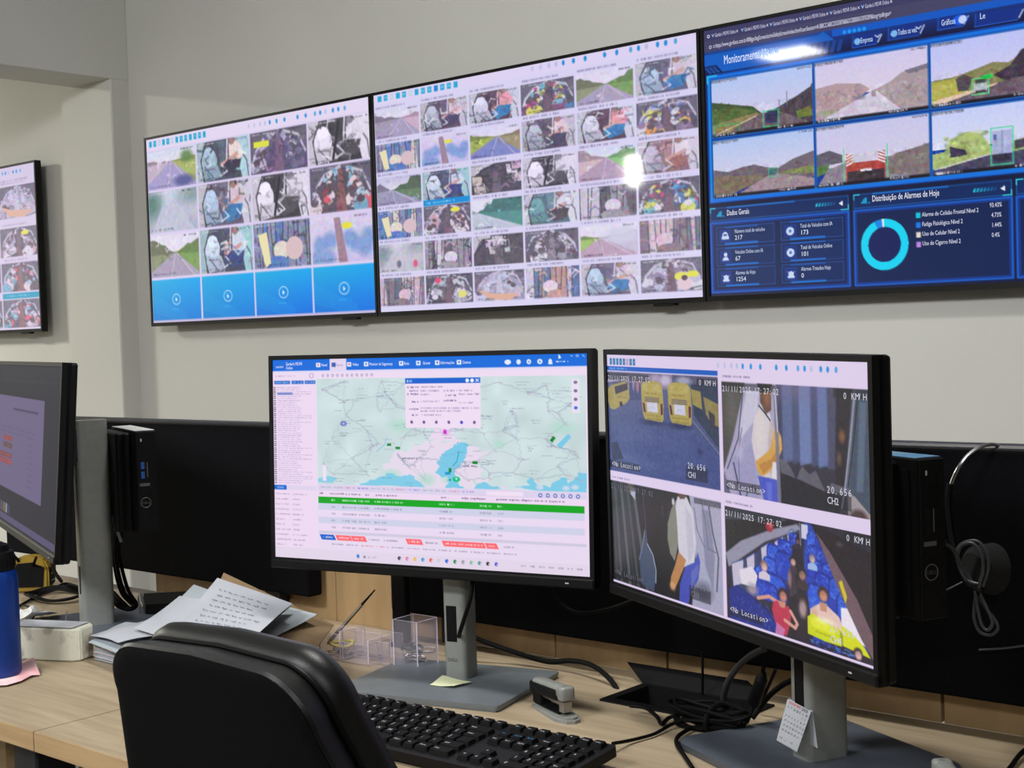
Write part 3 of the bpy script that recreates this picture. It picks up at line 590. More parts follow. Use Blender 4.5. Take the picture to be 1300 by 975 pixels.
    for (r_, c_), q in T.items():
        lo = int(q.h*.5); low = Pic(q.a[lo:]); low.noise(rnd, 11, 3); low.noise(rnd, 8, 9, True)
        for k in range(90):       # leafy unevenness where there is no sky
            x, y = rnd.uniform(0, 1), rnd.uniform(.35, .9); cc = q.a[min(q.h-1, int(y*q.h)), min(q.w-1, int(x*q.w))]*255
            if cc[2] < cc[0]*1.25 and cc.sum() < 560: q.ell(x, y, .012, .018, cc*rnd.uniform(.7, 1.25), .6, .5)
        q.noise(rnd, 4, 3); q.rect(0, .01, .26, .05, (20, 20, 34), .55); q.scrib(rnd, .01, .03, .26, .03, (220, 220, 240), .8, .012); q.scrib(rnd, .86, .03, .99, .03, (40, 40, 60), .8, .012)
        q.rect(0, .945, 1, 1, (14, 12, 26), .9); q.scrib(rnd, .01, .965, .24, .04, (225, 225, 240), .9, .012); q.scrib(rnd, .66, .965, .82, .035, (215, 215, 235), .9, .012)
    # panels
    def panel(x0, x1):
        P_.rect(x0, .668, x1, .716, (0, 36, 92)); P_.frame(x0, .668, x1, .716, 1.6, (16, 96, 176)); P_.grad(x0+.04, .669, x1-.12, .674, (20, 130, 220), (6, 50, 130))
        P_.rect(x0, .722, x1, .984, (2, 28, 78)); P_.frame(x0, .724, x1, .984, 5, (6, 70, 170)); P_.frame(x0+.004, .73, x1-.004, .978, 4, (6, 52, 140)); P_.frame(x0, .724, x1, .984, 1.5, (8, 110, 215))
        P_.line([(x0, .685), (x0, .669), (x0+.012, .669)], 2.2, (50, 205, 225)); P_.line([(x1-.016, .716), (x1, .716), (x1, .7)], 2.2, (50, 205, 225))
        P_.poly([(x0+.015, .70), (x0+.022, .683), (x0+.028, .68), (x0+.028, .702)], (10, 150, 200)); P_.rect(x0+.03, .698, x0+.034, .702, (10, 150, 200))
        for k in range(7): P_.poly([(x1-.07+.0065*k, .686), (x1-.066+.0065*k, .686), (x1-.069+.0065*k, .698), (x1-.073+.0065*k, .698)], (24-2*k, 190-20*k, 220-14*k))
        P_.poly([(x1-.012, .684), (x1-.012, .702), (x1-.021, .693)], (225, 230, 245))
    panel(.006, .327); panel(.339, .653); panel(.662, .985)
    for r in range(3):
        for c in range(2):
            x0 = .02+.155*c; y0 = .742+.0775*r; P_.rect(x0, y0, x0+.139, y0+.066, (0, 36, 92)); P_.frame(x0, y0, x0+.139, y0+.066, 1.3, (26, 84, 170)); P_.grad(x0+.02, y0+.058, x0+.1, y0+.066, (6, 60, 150), (10, 130, 225)); P_.grad(x0+.02, y0, x0+.1, y0+.005, (10, 110, 205), (6, 60, 150))
            P_.rect(x0+.008, y0+.012, x0+.034, y0+.055, (6, 42, 128)); P_.frame(x0+.008, y0+.012, x0+.034, y0+.055, 1, (12, 70, 160)); cx, cy = x0+.021, y0+.034
            I = (200, 214, 242)
            if (r, c) == (0, 0): P_.ell(cx, cy-.004, .007, .012, I); P_.rect(cx-.009, cy, cx+.009, cy+.012, I); P_.rect(cx-.004, cy-.008, cx+.004, cy-.002, (20, 60, 140))
            elif (r, c) == (1, 0): P_.ell(cx, cy-.009, .004, .008, I); P_.poly([(cx-.009, cy+.014), (cx-.004, cy), (cx+.004, cy), (cx+.009, cy+.014)], I)
            elif r == 2: P_.rect(cx-.008, cy+.006, cx+.008, cy+.014, I); P_.ell(cx, cy, .006, .01, I); P_.line([(cx-.008, cy-.008), (cx-.004, cy-.004)], 1.5, I); P_.line([(cx+.008, cy-.008), (cx+.004, cy-.004)], 1.5, I)
            else: P_.ell(cx, cy, .009, .015, I); P_.ell(cx, cy, .003, .006, (60, 110, 190))
    cx, cy = .402, .848; th = np.linspace(0, 2*PI, 90)
    for a0, a1, col in ((0, 2*PI, (0, 208, 240)),):
        P_.ell(cx, cy, .0495, .0495*1.777, col); 
    P_.poly([(cx, cy)]+[(cx+.0495*math.sin(t), cy-.088*math.cos(t)) for t in np.linspace(-.42, -.1, 6)], (4, 130, 225)); P_.poly([(cx, cy)]+[(cx+.0495*math.sin(t), cy-.088*math.cos(t)) for t in np.linspace(-.1, .0, 4)], (215, 225, 240))
    P_.ell(cx, cy, .034, .0604, (8, 26, 88))
    for k, col in enumerate(((0, 190, 215), (0, 120, 230), (225, 215, 200), (190, 130, 220))): P_.rect(.468, .758+.0325*k-.009, .477, .758+.0325*k+.009, col)
    return P_
WHT = (232, 234, 248)
def text_tv3():
    it = []
    for x in (.028, .1, .168, .236, .304, .372): it.append(("Garden's MDVR Online", x, .03, .0145, .46, (200, 198, 225))); it.append(('x', x+.052, .028, .014, .9, (215, 214, 235))); it.append(('v', x-.0085, .029, .018, 1.1, (150, 190, 245)))
    it.append(('o', .008, .03, .02, .9, (225, 225, 240))); it.append(('o', .012, .071, .02, .9, (205, 205, 228))); it.append(('o', .022, .07, .017, .9, (180, 180, 210)))
    it.append(('https://www.gardiens.com.br/808gps/bigScreen/activeSafetyScreen/index.html?userSession=A1BBCCABCD555876B6DCEB8581DF0289&lang=pt&type=', .029, .07, .0165, .5, (214, 212, 234)))
    it.append(('Monitoramento IA', .048, .137, .034, .52, (214, 230, 255))); it.append(('GARDIENS', .128, .13, .022, .62, (150, 200, 255)))
    it += [('Empresa', .361, .147, .019, .5, (190, 216, 250)), ('Todos os veíc', .439, .142, .02, .44, (200, 222, 250)), ('Gráficos', .526, .136, .02, .52, (200, 222, 250)), ('Le', .6, .136, .02, .7, (200, 222, 250))]
    it += [('Dados Gerais', .046, .7, .021, .6, WHT), ('Distribuição de Alarmes de Hoje', .378, .698, .022, .6, WHT)]
    C6 = [('Número total de veículos', '217'), ('Total de Veículos com IA', '173'), ('Veículos Online com IA', '67'), ('Total de Veículos Online', '101'), ('Alarmes de Hoje', '1254'), ('Alarmes Tratados Hoje', '0')]
    for i, (a, b_) in enumerate(C6):
        x0 = .02+.155*(i % 2)+.044; y0 = .742+.0775*(i//2); it += [(a, x0, y0+.026, .0145, .62, (200, 212, 240)), (b_, x0, y0+.051, .017, .95, (214, 226, 250))]
    for k, (a, b_) in enumerate((('Alarme de Colisão Frontal Nível 2', '93.43%'), ('Fadiga Fisiológica Nível 2', '4.73%'), ('Uso de Celular Nível 2', '1.44%'), ('Uso de Cigarro Nível 2', '0.4%'))):
        it += [(a, .48, .764+.0325*k, .015, .68, (214, 218, 240)), (b_, .612+(.003 if k else 0), .752+.0325*k, .015, .68, (214, 218, 240))]
    return it
TVS = [television(TX[0], TZ, 'wall television showing four by four camera views above a blue bottom row', pic_tv1(), None, 0),
       television(TX[1], TZ, 'middle wall television filled with six rows of small camera views', pic_tv2(), None, 1),
       television(TX[2], TZ, 'wall television with dark blue dashboard, road views and a cyan ring chart', pic_tv3(), text_tv3(), 2)]
television(-5.22-TW/2-0.0085, TZ, 'leftmost wall television, cut off by the photo edge, beyond the pilaster', pic_tvl(), None, 3)

# ------------------------------------------------------------------ desks
ZD = 0.75; YF, YB = 0.937, 1.628; XS = -1.661
def desktop(x0, x1, hole=None):
    bm = nb(); xs = [x0, x1]; ys = [YF, YB]
    if hole: xs = [x0, hole[0], hole[1], x1]; ys = [YF, hole[2], hole[3], YB]
    for i in range(len(xs)-1):
        for j in range(len(ys)-1):
            if hole and i == 1 and j == 1: continue
            box(bm, xs[i], xs[i+1], ys[j], ys[j+1], ZD-0.018, ZD)
    bmesh.ops.remove_doubles(bm, verts=bm.verts, dist=1e-5)
    inner = [f for f in bm.faces if all(len(e.link_faces) > 2 for e in f.edges if False)]
    return bm
def desk(x0, x1, label, hole=None):
    t = thing('office_desk', label, 'desk', ((x0+x1)/2, (YF+YB)/2, 0), 0, 'light wood desks in a row'); cx, cy = (x0+x1)/2, (YF+YB)/2
    def p(name, a, m_): return obj(name, a, m_, t, loc=(-cx, -cy, 0))
    p('desktop', desktop(x0, x1, hole), WOOD)
    bm = nb(); box(bm, x0, x1, YF-0.0012, YF, ZD-0.026, ZD-0.0005); box(bm, x0+0.001, x1-0.001, YF, YF+0.018, ZD-0.026, ZD-0.018); p('edge_band', bm, WOODE)
    for sx in (x0+0.05, x1-0.11):
        bm = nb(); box(bm, sx, sx+0.06, YF+0.03, YF+0.09, 0.04, ZD-0.027, 0.003, 1); box(bm, sx, sx+0.06, YB-0.1, YB-0.04, 0.04, ZD-0.027, 0.003, 1); box(bm, sx, sx+0.06, YF+0.03, YB-0.04, 0.01, 0.05, 0.003, 1)
        p('leg_frame', bm, DARK)
    return t
GX0, GX1, GY0, GY1 = -1.144, -0.938, 1.471, 1.578
desk(XS+0.001, 0.02, 'light oak desk carrying the two lit monitors and keyboard', (GX0+0.012, GX1-0.012, GY0+0.012, GY1-0.012))
desk(-3.4, XS-0.001, 'light oak desk at left under the blue bottle and papers')
bm = nb(); prism(bm, [(-2.9, 1.09), (-2.02, 1.09), (-1.995, 1.13), (-2.9, 1.13)], 0.585, 0.645); tag(obj('drawer_box', bm, WOODE), 'pale wooden drawer box under the left desk', 'drawer')
# wood back panels: every board is a part
t = thing('wood_screen', 'oak board screen behind the desks, below the black dividers', 'panel', (-1.2, 1.64, 0.75))
JX = [-2.395, -1.85, -1.352, -1.144, -0.732, -0.2]
for a, b_ in zip(JX, JX[1:]):
    g_ = 0.0022 if b_ in (-1.144, -0.732) or a in (-1.144, -0.732) else 0.0006
    obj('board', bx(a+g_+1.2, b_-g_+1.2, -0.008, 0.010, -0.001, 0.22), WOODP, t)
obj('joint_backing', bx(JX[0]+1.22, JX[-1]+1.18, 0.011, 0.016, 0, 0.2), MATTE, t)
def divider(x0, x1, label):
    t = thing('desk_divider', label, 'divider', ((x0+x1)/2, 1.605, 0.8), 0, 'black fabric desk dividers'); h = (x1-x0)/2
    obj('fabric_panel', bx(-h, h, -0.016, 0.016, -0.004, 0.294, 0.004, 2), FABRIC, t)
    obj('top_trim', bx(-h, h, -0.018, 0.018, 0.292, 0.3005, 0.003, 1), DARK, t)
    for s_ in (-1, 1): obj('clamp', bx(s_*(h-0.12)-0.02, s_*(h-0.12)+0.02, -0.002, 0.022, -0.048, 0.01, 0.002, 1), DARK, t)
divider(-2.9, -1.873, 'long black fabric divider behind the left desk')
divider(-1.667, 0.1, 'long black fabric divider behind the two lit monitors')
t = thing('support_bracket', 'black upright bracket standing just left of the middle monitor pole', 'bracket', (-1.606, 1.556, 0.75), 0.1)
obj('bracket_plate', bx(-0.016, 0.012, -0.008, 0.008, 0, 0.2, 0.003, 2), BLACK, t)
obj('foot', bx(-0.02, 0.016, -0.014, 0.012, 0, 0.006, 0.002, 1), BLACK, t)
# ------------------------------------------------------------------ monitors
def monitor(label, Sx, Sy, a, c, sa, tilt, W, H, k, pic, items, pole, base, pole_top, slot, roll=0.0, mtl=None):
    """S: foot of the pole on the desk; c: centre of the lit area; k pulls the screen a little nearer"""
    t = thing('desktop_monitor', label, 'monitor', (Sx, Sy, ZD), a, 'desktop monitors')
    cw = Vector((c[0]*k, c[1]*k, 1.25+(c[2]-1.25)*k)); W *= k; H *= k
    cl = Matrix.Rotation(-a, 4, 'Z') @ (cw-Vector((Sx, Sy, ZD)))
    h = bpy.data.objects.new('display', None)
    R = Matrix.Rotation(sa-a, 4, 'Z') @ Matrix.Rotation(tilt, 4, 'X') @ Matrix.Rotation(roll, 4, 'Y')
    b_ = 0.0065
    bm = nb(); 
    for x0, x1, z0, z1 in ((-W/2-b_, W/2+b_, H/2, H/2+b_), (-W/2-b_, W/2+b_, -H/2-0.016, -H/2), (-W/2-b_, -W/2, -H/2, H/2), (W/2, W/2+b_, -H/2, H/2)): box(bm, x0, x1, -0.002, 0.012, z0, z1)
    body = nb(); box(body, -W/2-b_, W/2+b_, 0.003, 0.022, -H/2-0.016, H/2+b_, 0.004, 2); box(body, -0.16, 0.16, 0.02, 0.036, -0.11, 0.1, 0.008, 2)
    hs = obj('housing', body, BLACK, t); bz = obj('bezel', bm, BLACK, t)
    sc = picture('screen', pic, W, H, t, mtl or SCREENM, 0.0)
    bb = nb(); box(bb, -W/2-b_, W/2+b_, -0.004, 0.005, -H/2-0.016, -H/2-0.003, 0.002, 1); ch = obj('chin', bb, BLACK, t)
    P_ = [hs, bz, sc, ch]
    if items: P_.append(screen_text('screen_lettering', items, W, H, t, -0.0006))
    lb = nb(); box(lb, W/2-0.035, W/2-0.03, -0.0045, -0.003, -H/2-0.0105, -H/2-0.009); P_.append(obj('power_light', lb, LEGW, t))
    for o in P_: o.matrix_local = Matrix.Translation(cl) @ R
    pw, pd = pole; y0 = -pd/2
    bm = nb(); prism(bm, rrect(-pw/2, pw/2, -pd/2, pd/2, min(pw, pd)*0.24, 4), 0.012, pole_top); obj('pole', bm, SILVER, t, smooth=True)
    sx, sz0, sz1, sw = slot
    obj('cable_slot', bx(sx-sw/2, sx+sw/2, y0-0.0006, y0+0.002, sz0, sz1, 0.0005, 1), MATTE, t)
    bm = nb(); az = cl.z; box(bm, -0.02, 0.02, min(cl.y+0.034, y0), y0+0.003, az-0.03, az+0.03, 0.003, 1)
    am = obj('tilt_arm', bm, DARK, t)
    if base[0] == 'plate':
        _, bx0, bx1, by0, by1, bmat = base; bm = nb(); v = []
        for z_, ins in ((0.0, 0.002), (0.006, 0.0), (0.009, 0.0), (0.013, 0.055)):
            v.append([bm.verts.new((x_, y_, z_)) for x_, y_ in rrect(bx0+ins, bx1-ins, by0+ins, by1-ins, 0.006 if bmat is BASE else 0.028, 5)])
        for q, r in zip(v, v[1:]):
            n_ = len(q)
            for i in range(n_): bm.faces.new((q[i], q[(i+1) % n_], r[(i+1) % n_], r[i]))
        bm.faces.new(v[0][::-1]); bm.faces.new(v[-1]); obj('base', bm, bmat, t, smooth=True)
        obj('base_pad', bx(bx0+0.003, bx1-0.003, by0+0.003, by1-0.003, 0.0, 0.004), MATTE, t)
    return t, cl

def osd(u0, v0, u1, v1, ch, c=(206, 206, 220)):
    h = .0225; p_ = .0112
    return (mono('21/11/2025 17:27:02', u0+.004, v0+.036, h, p_*.97, c)+mono('0 KM/H', u1-.074, v0+.034, h, p_, c)+mono('<No Location>', u0+.012, v1-.022, h, p_*.98, c)
            +mono('20.656', u1-.13, v1-.066, h+.002, p_*1.15, c)+mono(ch, u1-.13, v1-.03, h+.002, p_*1.15, c))
def darkbar(p, u0, v0, u1, v1): p.rect(u0, v0, u1, v1, (20, 20, 30), .5)
def pic_m2():
    rnd = np.random.default_rng(7); P_ = new_pic(1120, 790).fill((216, 200, 230))
    for k in range(8): P_.rect(.014+.0165*k, .017, .026+.0165*k, .044, (30, 110, 160) if k not in (5,) else (190, 150, 180)); P_.rect(.017+.0165*k, .026, .022+.0165*k, .034, (150, 190, 215), .5)
    minibar(P_, .5, .03); P_.rect(0, .05, .497, .07, (10, 88, 186)); P_.scrib(rnd, .01, .06, .1, .009, (150, 190, 235), .7, .006); P_.scrib(rnd, .515, .07, .62, .009, (110, 100, 140), .7, .006)
    P_.scrib(rnd, .01, .535, .1, .009, (110, 100, 140), .7, .006); P_.scrib(rnd, .515, .545, .62, .009, (110, 100, 140), .7, .006)
    # yard with buses
    s_ = P_.sub(0, .075, .497, .508); s_.grad(0, 0, 1, .5, (96, 98, 134), (72, 82, 128)); s_.grad(0, .5, 1, 1, (72, 82, 128), (56, 70, 128))
    for k in range(14): s_.ell(rnd.uniform(.1, .8), rnd.uniform(.5, .95), rnd.uniform(.05, .16), rnd.uniform(.02, .06), (88, 98, 146), .35, .9)
    s_.rect(0, 0, 1, .12, (86, 84, 112)); s_.poly([(.2, .02), (.62, .0), (.62, .14), (.2, .16)], (128, 116, 144)); s_.poly([(.62, .04), (.8, .04), (.8, .12), (.62, .12)], (84, 92, 116)); s_.ell(.56, .06, .05, .05, (190, 180, 205), .9, .4); s_.ell(.72, .05, .06, .035, (160, 160, 184), .9, .4); s_.ell(.47, .05, .04, .04, (176, 160, 190), .8, .5)
    s_.poly([(.22, .1), (.33, .1), (.33, .26), (.22, .27)], (66, 72, 116)); s_.ell(.3, .13, .015, .06, (196, 130, 130), .7, .4); s_.ell(.26, .12, .012, .05, (180, 160, 180), .6, .4); s_.line([(0, .1), (.22, .06)], 6, (170, 160, 190))
    s_.poly([(.03, .14), (.18, .09), (.21, .12), (.22, .25), (.19, .3), (.06, .38), (.02, .37), (0, .3), (0, .18)], (160, 146, 84)); s_.poly([(.07, .15), (.2, .105), (.205, .17), (.08, .225)], (58, 54, 70)); s_.poly([(.115, .3), (.14, .29), (.15, .335), (.12, .345)], (52, 44, 60)); s_.ell(.035, .25, .02, .08, (150, 130, 84), .7, .5); s_.scrib(rnd, .09, .25, .18, .014, (120, 96, 60), .8, .02)
    for x0, x1, y1 in ((.333, .53, .455), (.578, .775, .46)):
        s_.ell((x0+x1)/2, y1+.01, (x1-x0)*.52, .03, (40, 46, 84), .8, .5)
        s_.poly([(x0, .12), (x0+.02, .085), (x0+.05, .07), (x1-.05, .07), (x1-.02, .085), (x1, .12), (x1+.008, .3), (x1+.004, y1-.02), (x1-.01, y1), (x0+.03, y1-.012), (x0+.015, y1-.05), (x0+.004, .3)], (168, 152, 84)); s_.poly([(x0+.02, .1), (x1-.02, .1), (x1-.015, .17), (x0+.015, .17)], (176, 162, 98)); s_.ell(x0+.08, .13, .02, .03, (170, 150, 66), .8, .5); s_.scrib(rnd, x0+.045, .19, x1-.055, .014, (120, 96, 60), .8, .02)
        for k in range(3): s_.rect(x0+.03, .228+.018*k, x1-.03, .237+.018*k, (92, 84, 106))
        s_.poly([(x0+.05, .275), (x1-.05, .275), (x1-.045, .37), (x0+.055, .365)], (196, 194, 214)); s_.scrib(rnd, x0+.08, .325, x1-.08, .02, (140, 150, 180), .8, .02)
        s_.poly([(x0+.01, .28), (x0+.03, .29), (x0+.04, .38), (x0+.02, .37)], (92, 46, 62)); s_.poly([(x1-.02, .28), (x1, .28), (x1, .38), (x1-.02, .39)], (92, 46, 62)); s_.rect(x0+.03, .395, x1-.02, .405, (150, 130, 60)); s_.rect(x0+.04, y1-.03, x1-.02, y1-.01, (146, 132, 72))
    s_.poly([(.78, .08), (1, .08), (1, .64), (.8, .36)], (52, 62, 84)); s_.poly([(.78, .12), (.86, .14), (.87, .3), (.79, .26)], (150, 136, 78)); s_.poly([(.88, .18), (1, .24), (1, .44), (.94, .42), (.9, .34)], (136, 124, 78)); s_.poly([(.92, .3), (.97, .34), (.97, .48), (.93, .42)], (60, 56, 70)); s_.line([(.78, .4), (1, .68)], 2, (150, 146, 130)); s_.ell(.84, .68, .025, .025, (44, 54, 100), .8, .5); s_.poly([(.02, .72), (.08, .7), (.14, .86), (.03, .9)], (40, 46, 80)); s_.noise(rnd, 4, 8, True); s_.noise(rnd, 3, 4); s_.blur(2)
    darkbar(s_, 0, .015, .41, .085); darkbar(s_, .83, .02, 1, .085); darkbar(s_, 0, .895, .3, .965); darkbar(s_, .72, .83, .9, .955)
    # man beside a curtain
    s_ = P_.sub(.512, .09, 1, .512); s_.fill((92, 92, 120)); s_.poly([(0, 0), (.19, 0), (.15, .3), (.02, .78), (0, .78)], (74, 72, 70)); s_.ell(.08, .25, .05, .2, (104, 100, 96), .7, .8); s_.poly([(.18, 0), (.4, 0), (.4, 1), (.05, 1), (.0, .8), (.08, .5)], (160, 154, 186))
    s_.poly([(.2, .03), (.29, .03), (.26, .3), (.14, .5), (.13, .4)], (190, 186, 208)); s_.poly([(.06, .7), (.24, .5), (.26, 1), (.1, 1)], (150, 146, 184))
    s_.poly([(.4, 0), (.84, 0), (.82, .72), (.42, .76)], (66, 72, 104)); s_.poly([(.41, .6), (.84, .66), (.86, 1), (.41, 1)], (46, 44, 60))
    for x, c, w_ in ((.43, (56, 58, 88), .03), (.48, (92, 106, 152), .035), (.54, (70, 78, 116), .03), (.6, (112, 130, 180), .04), (.665, (66, 72, 110), .03), (.71, (104, 120, 172), .03), (.77, (70, 70, 96), .03)): s_.poly([(x-w_, 0), (x+w_, 0), (x+w_*1.2, .62), (x-w_, .66)], c, .8)
    s_.ell(.52, .04, .12, .08, (120, 104, 140), .5, .9); s_.poly([(.8, 0), (.9, 0), (.84, .8), (.78, .8)], (38, 34, 44)); s_.poly([(.92, 0), (1, 0), (1, 1), (.86, .9)], (62, 74, 92)); s_.poly([(.94, .1), (.98, .1), (.95, .8), (.91, .8)], (84, 100, 122)); s_.blur(10)
    s_.poly([(.42, .62), (.47, .64), (.5, .7), (.53, .78), (.57, .66), (.62, .72), (.66, .68), (.72, .84), (.76, .76), (.84, .78), (.84, .86), (.6, .82), (.43, .8)], (96, 94, 108), .85); s_.poly([(.42, .74), (.56, .78), (.82, .88), (.8, 1), (.42, 1)], (30, 29, 40)); s_.ell(.83, .38, .018, .05, (140, 92, 56), .8, .5); s_.ell(.81, .56, .014, .05, (120, 90, 70), .7, .6)
    s_.poly([(.285, .19), (.3, .15), (.36, .26), (.39, .4), (.4, .6), (.4, .8), (.3, .8), (.25, .72), (.22, .5), (.24, .33)], (202, 192, 200)); s_.poly([(.36, .3), (.4, .4), (.4, .8), (.35, .78), (.34, .5)], (176, 160, 160), .7); s_.ell(.28, .45, .03, .18, (216, 206, 200), .6, .8)
    s_.poly([(.29, .0), (.37, .0), (.37, .22), (.33, .26), (.29, .16)], (98, 68, 56)); s_.poly([(.27, 0), (.38, 0), (.36, .06), (.29, .08)], (34, 30, 36)); s_.ell(.34, .12, .02, .06, (150, 98, 66), .7, .6)
    s_.poly([(.245, .68), (.3, .62), (.35, .56), (.375, .46), (.38, .4), (.41, .38), (.435, .44), (.44, .54), (.4, .66), (.34, .76), (.29, .8), (.26, .76)], (200, 150, 74)); s_.poly([(.27, .7), (.36, .64), (.42, .52), (.4, .66), (.3, .78)], (168, 116, 52), .7); s_.ell(.4, .46, .025, .06, (214, 166, 96), .8, .5)
    s_.poly([(.26, .8), (.4, .81), (.405, 1), (.3, 1)], (66, 80, 184)); s_.poly([(.32, .84), (.36, .84), (.36, 1), (.33, 1)], (96, 108, 206), .8); s_.poly([(.37, .66), (.4, .66), (.4, .81), (.36, .8)], (214, 206, 214)); s_.blur(3)
    s_.line([(.28, .19), (.33, .26), (.36, .31)], 5, (54, 54, 80)); s_.poly([(.385, 0), (.41, 0), (.425, 1), (.4, 1)], (112, 112, 136), .9); s_.line([(.395, 0), (.41, .4)], 4, (196, 190, 200)); s_.line([(.17, .03), (.14, .3), (.12, .5), (.03, .78)], 4, (70, 68, 84)); s_.line([(.15, .4), (.12, .6), (.12, 1)], 3, (96, 94, 120)); s_.line([(.08, .72), (.11, .9), (.13, 1)], 5, (58, 56, 74)); s_.line([(.17, 1), (.19, .92), (.23, .9), (.26, .96)], 4, (60, 58, 70)); s_.ell(.13, .62, .025, .07, (180, 176, 204), .7, .5)
    s_.line([(.91, .05), (.88, .4), (.84, .8), (.82, .95)], 5, (140, 146, 160)); s_.line([(.93, .05), (.9, .4), (.86, .78)], 3, (24, 24, 34)); s_.poly([(.86, .82), (.9, .84), (1, .98), (1, 1), (.86, 1)], (150, 140, 146)); s_.ell(.92, 1, .05, .06, (60, 44, 44), .9, .3); s_.noise(rnd, 4, 6); s_.blur(1)
    darkbar(s_, 0, .01, .4, .07); darkbar(s_, .78, .0, 1, .075); darkbar(s_, .02, .88, .28, .965); darkbar(s_, .72, .83, .88, .965)
    # man in a white shirt beside the door
    s_ = P_.sub(0, .55, .497, .99); s_.fill((24, 24, 29)); s_.ell(.45, .45, .12, .35, (14, 14, 17), .9, .6)
    for k in range(8): x = .03*k; s_.poly([(x, 0), (x+.028, 0), (x+.06+.012*k, 1), (x+.03+.012*k, 1)], [(44, 48, 50), (62, 68, 72), (36, 40, 44), (78, 84, 88)][k % 4])
    s_.poly([(.33, .42), (.36, .56), (.41, .68), (.42, .86), (.4, 1), (.28, .95), (.27, .7)], (62, 74, 100)); s_.poly([(.74, 0), (1, .0), (1, 1), (.74, 1), (.78, .6), (.78, .3)], (160, 158, 184)); s_.poly([(.84, .1), (.9, .1), (.94, .5), (.92, .8), (.86, .6)], (128, 128, 156)); s_.ell(.84, .84, .07, .08, (92, 94, 118), .9, .5); s_.blur(6)
    s_.poly([(.2, .02), (.25, .04), (.245, .15), (.2, .1)], (172, 168, 190)); s_.ell(.195, .03, .018, .035, (170, 130, 80), .9, .4); s_.ell(.6, .09, .012, .035, (206, 206, 216), .9, .3)
    s_.poly([(.63, .06), (.58, .16), (.545, .3), (.54, .45), (.56, .58), (.6, .64), (.63, .5), (.66, .2)], (120, 122, 112)); s_.poly([(.64, .03), (.72, .02), (.77, .14), (.78, .3), (.79, .42), (.77, .6), (.72, .68), (.66, .66), (.635, .52), (.63, .3), (.62, .12)], (198, 194, 208)); s_.poly([(.7, .1), (.76, .2), (.77, .5), (.72, .62)], (174, 170, 192), .6); s_.poly([(.64, 0), (.72, 0), (.7, .04), (.66, .05)], (90, 64, 54))
    s_.poly([(.635, .54), (.7, .6), (.67, .7), (.61, .86), (.585, .9), (.555, .88), (.56, .8), (.6, .68)], (176, 124, 76)); s_.ell(.575, .88, .026, .04, (206, 150, 106), .9, .4)
    s_.poly([(.69, .66), (.77, .6), (.8, .5), (.82, .58), (.8, .74), (.73, .9), (.71, 1), (.63, 1), (.64, .84)], (62, 74, 172)); s_.poly([(.74, .7), (.8, .6), (.8, .7), (.74, .84)], (100, 108, 180), .7); s_.blur(3)
    s_.line([(.32, .05), (.34, .4), (.35, .55)], 3, (70, 74, 88)); s_.line([(.35, .55), (.4, .64), (.425, .78), (.42, .9)], 5, (150, 156, 176)); s_.line([(.33, .42), (.3, .6), (.27, .72)], 4, (110, 124, 150)); s_.line([(.78, .1), (.8, .3), (.86, .44)], 4, (108, 108, 132)); s_.line([(.9, .05), (.93, .3), (.97, .5), (.95, .8)], 7, (90, 90, 112)); s_.line([(.84, .02), (.87, .2), (.89, .44), (.95, .46)], 4, (104, 104, 130)); s_.line([(.5, .15), (.5, .24)], 4, (60, 62, 70)); s_.noise(rnd, 4, 6); s_.blur(1)
    darkbar(s_, 0, .01, .42, .07); darkbar(s_, .78, .01, 1, .06); darkbar(s_, .02, .9, .28, .97); darkbar(s_, .72, .82, .9, .94)
    # passengers in blue seats
    s_ = P_.sub(.512, .562, 1, .99); s_.fill((40, 36, 50)); s_.grad(0, 0, .45, .2, (60, 66, 80), (46, 46, 58)); s_.poly([(0, .12), (.3, .06), (.5, .02), (.52, .07), (.2, .24), (0, .42)], (28, 26, 32)); s_.poly([(.0, .42), (.12, .28), (.35, .12), (.53, .03), (.55, .07), (.3, .24), (.02, .54)], (140, 138, 160)); s_.poly([(.03, .54), (.3, .28), (.52, .09), (.6, .3), (.4, .66), (.06, .86)], (50, 58, 96))
    s_.poly([(.58, .0), (.64, .02), (.7, .2), (.86, .55), (.98, .9), (.6, .95), (.57, .4)], (36, 62, 168)); s_.poly([(.5, .1), (.56, .1), (.585, .95), (.42, .95), (.48, .5)], (34, 32, 44)); s_.blur(5)
    for x, y, w_, h_ in ((.045, .5, .09, .2), (.16, .42, .06, .16), (.27, .3, .06, .17), (.37, .22, .06, .1), (.46, .14, .03, .08)): s_.poly([(x, y), (x+w_, y-.06), (x+w_*.97, y+h_*.75), (x+.01, y+h_)], (188, 180, 204)); s_.line([(x, y), (x+w_, y-.06)], 3, (60, 84, 150)); s_.line([(x+w_+.012, y-.06), (x+w_+.01, y+h_*.8)], 3, (70, 84, 110))
    s_.ell(.335, .1, .028, .045, (150, 40, 50), 1, .2); s_.ell(.345, .09, .014, .022, (204, 90, 100), .8, .4); s_.rect(.555, .02, .6, .14, (196, 196, 220)); s_.line([(.545, .02), (.55, .2)], 3, (150, 150, 180))
    B = [(32, 60, 180), (42, 84, 204), (24, 42, 140), (92, 142, 234)]
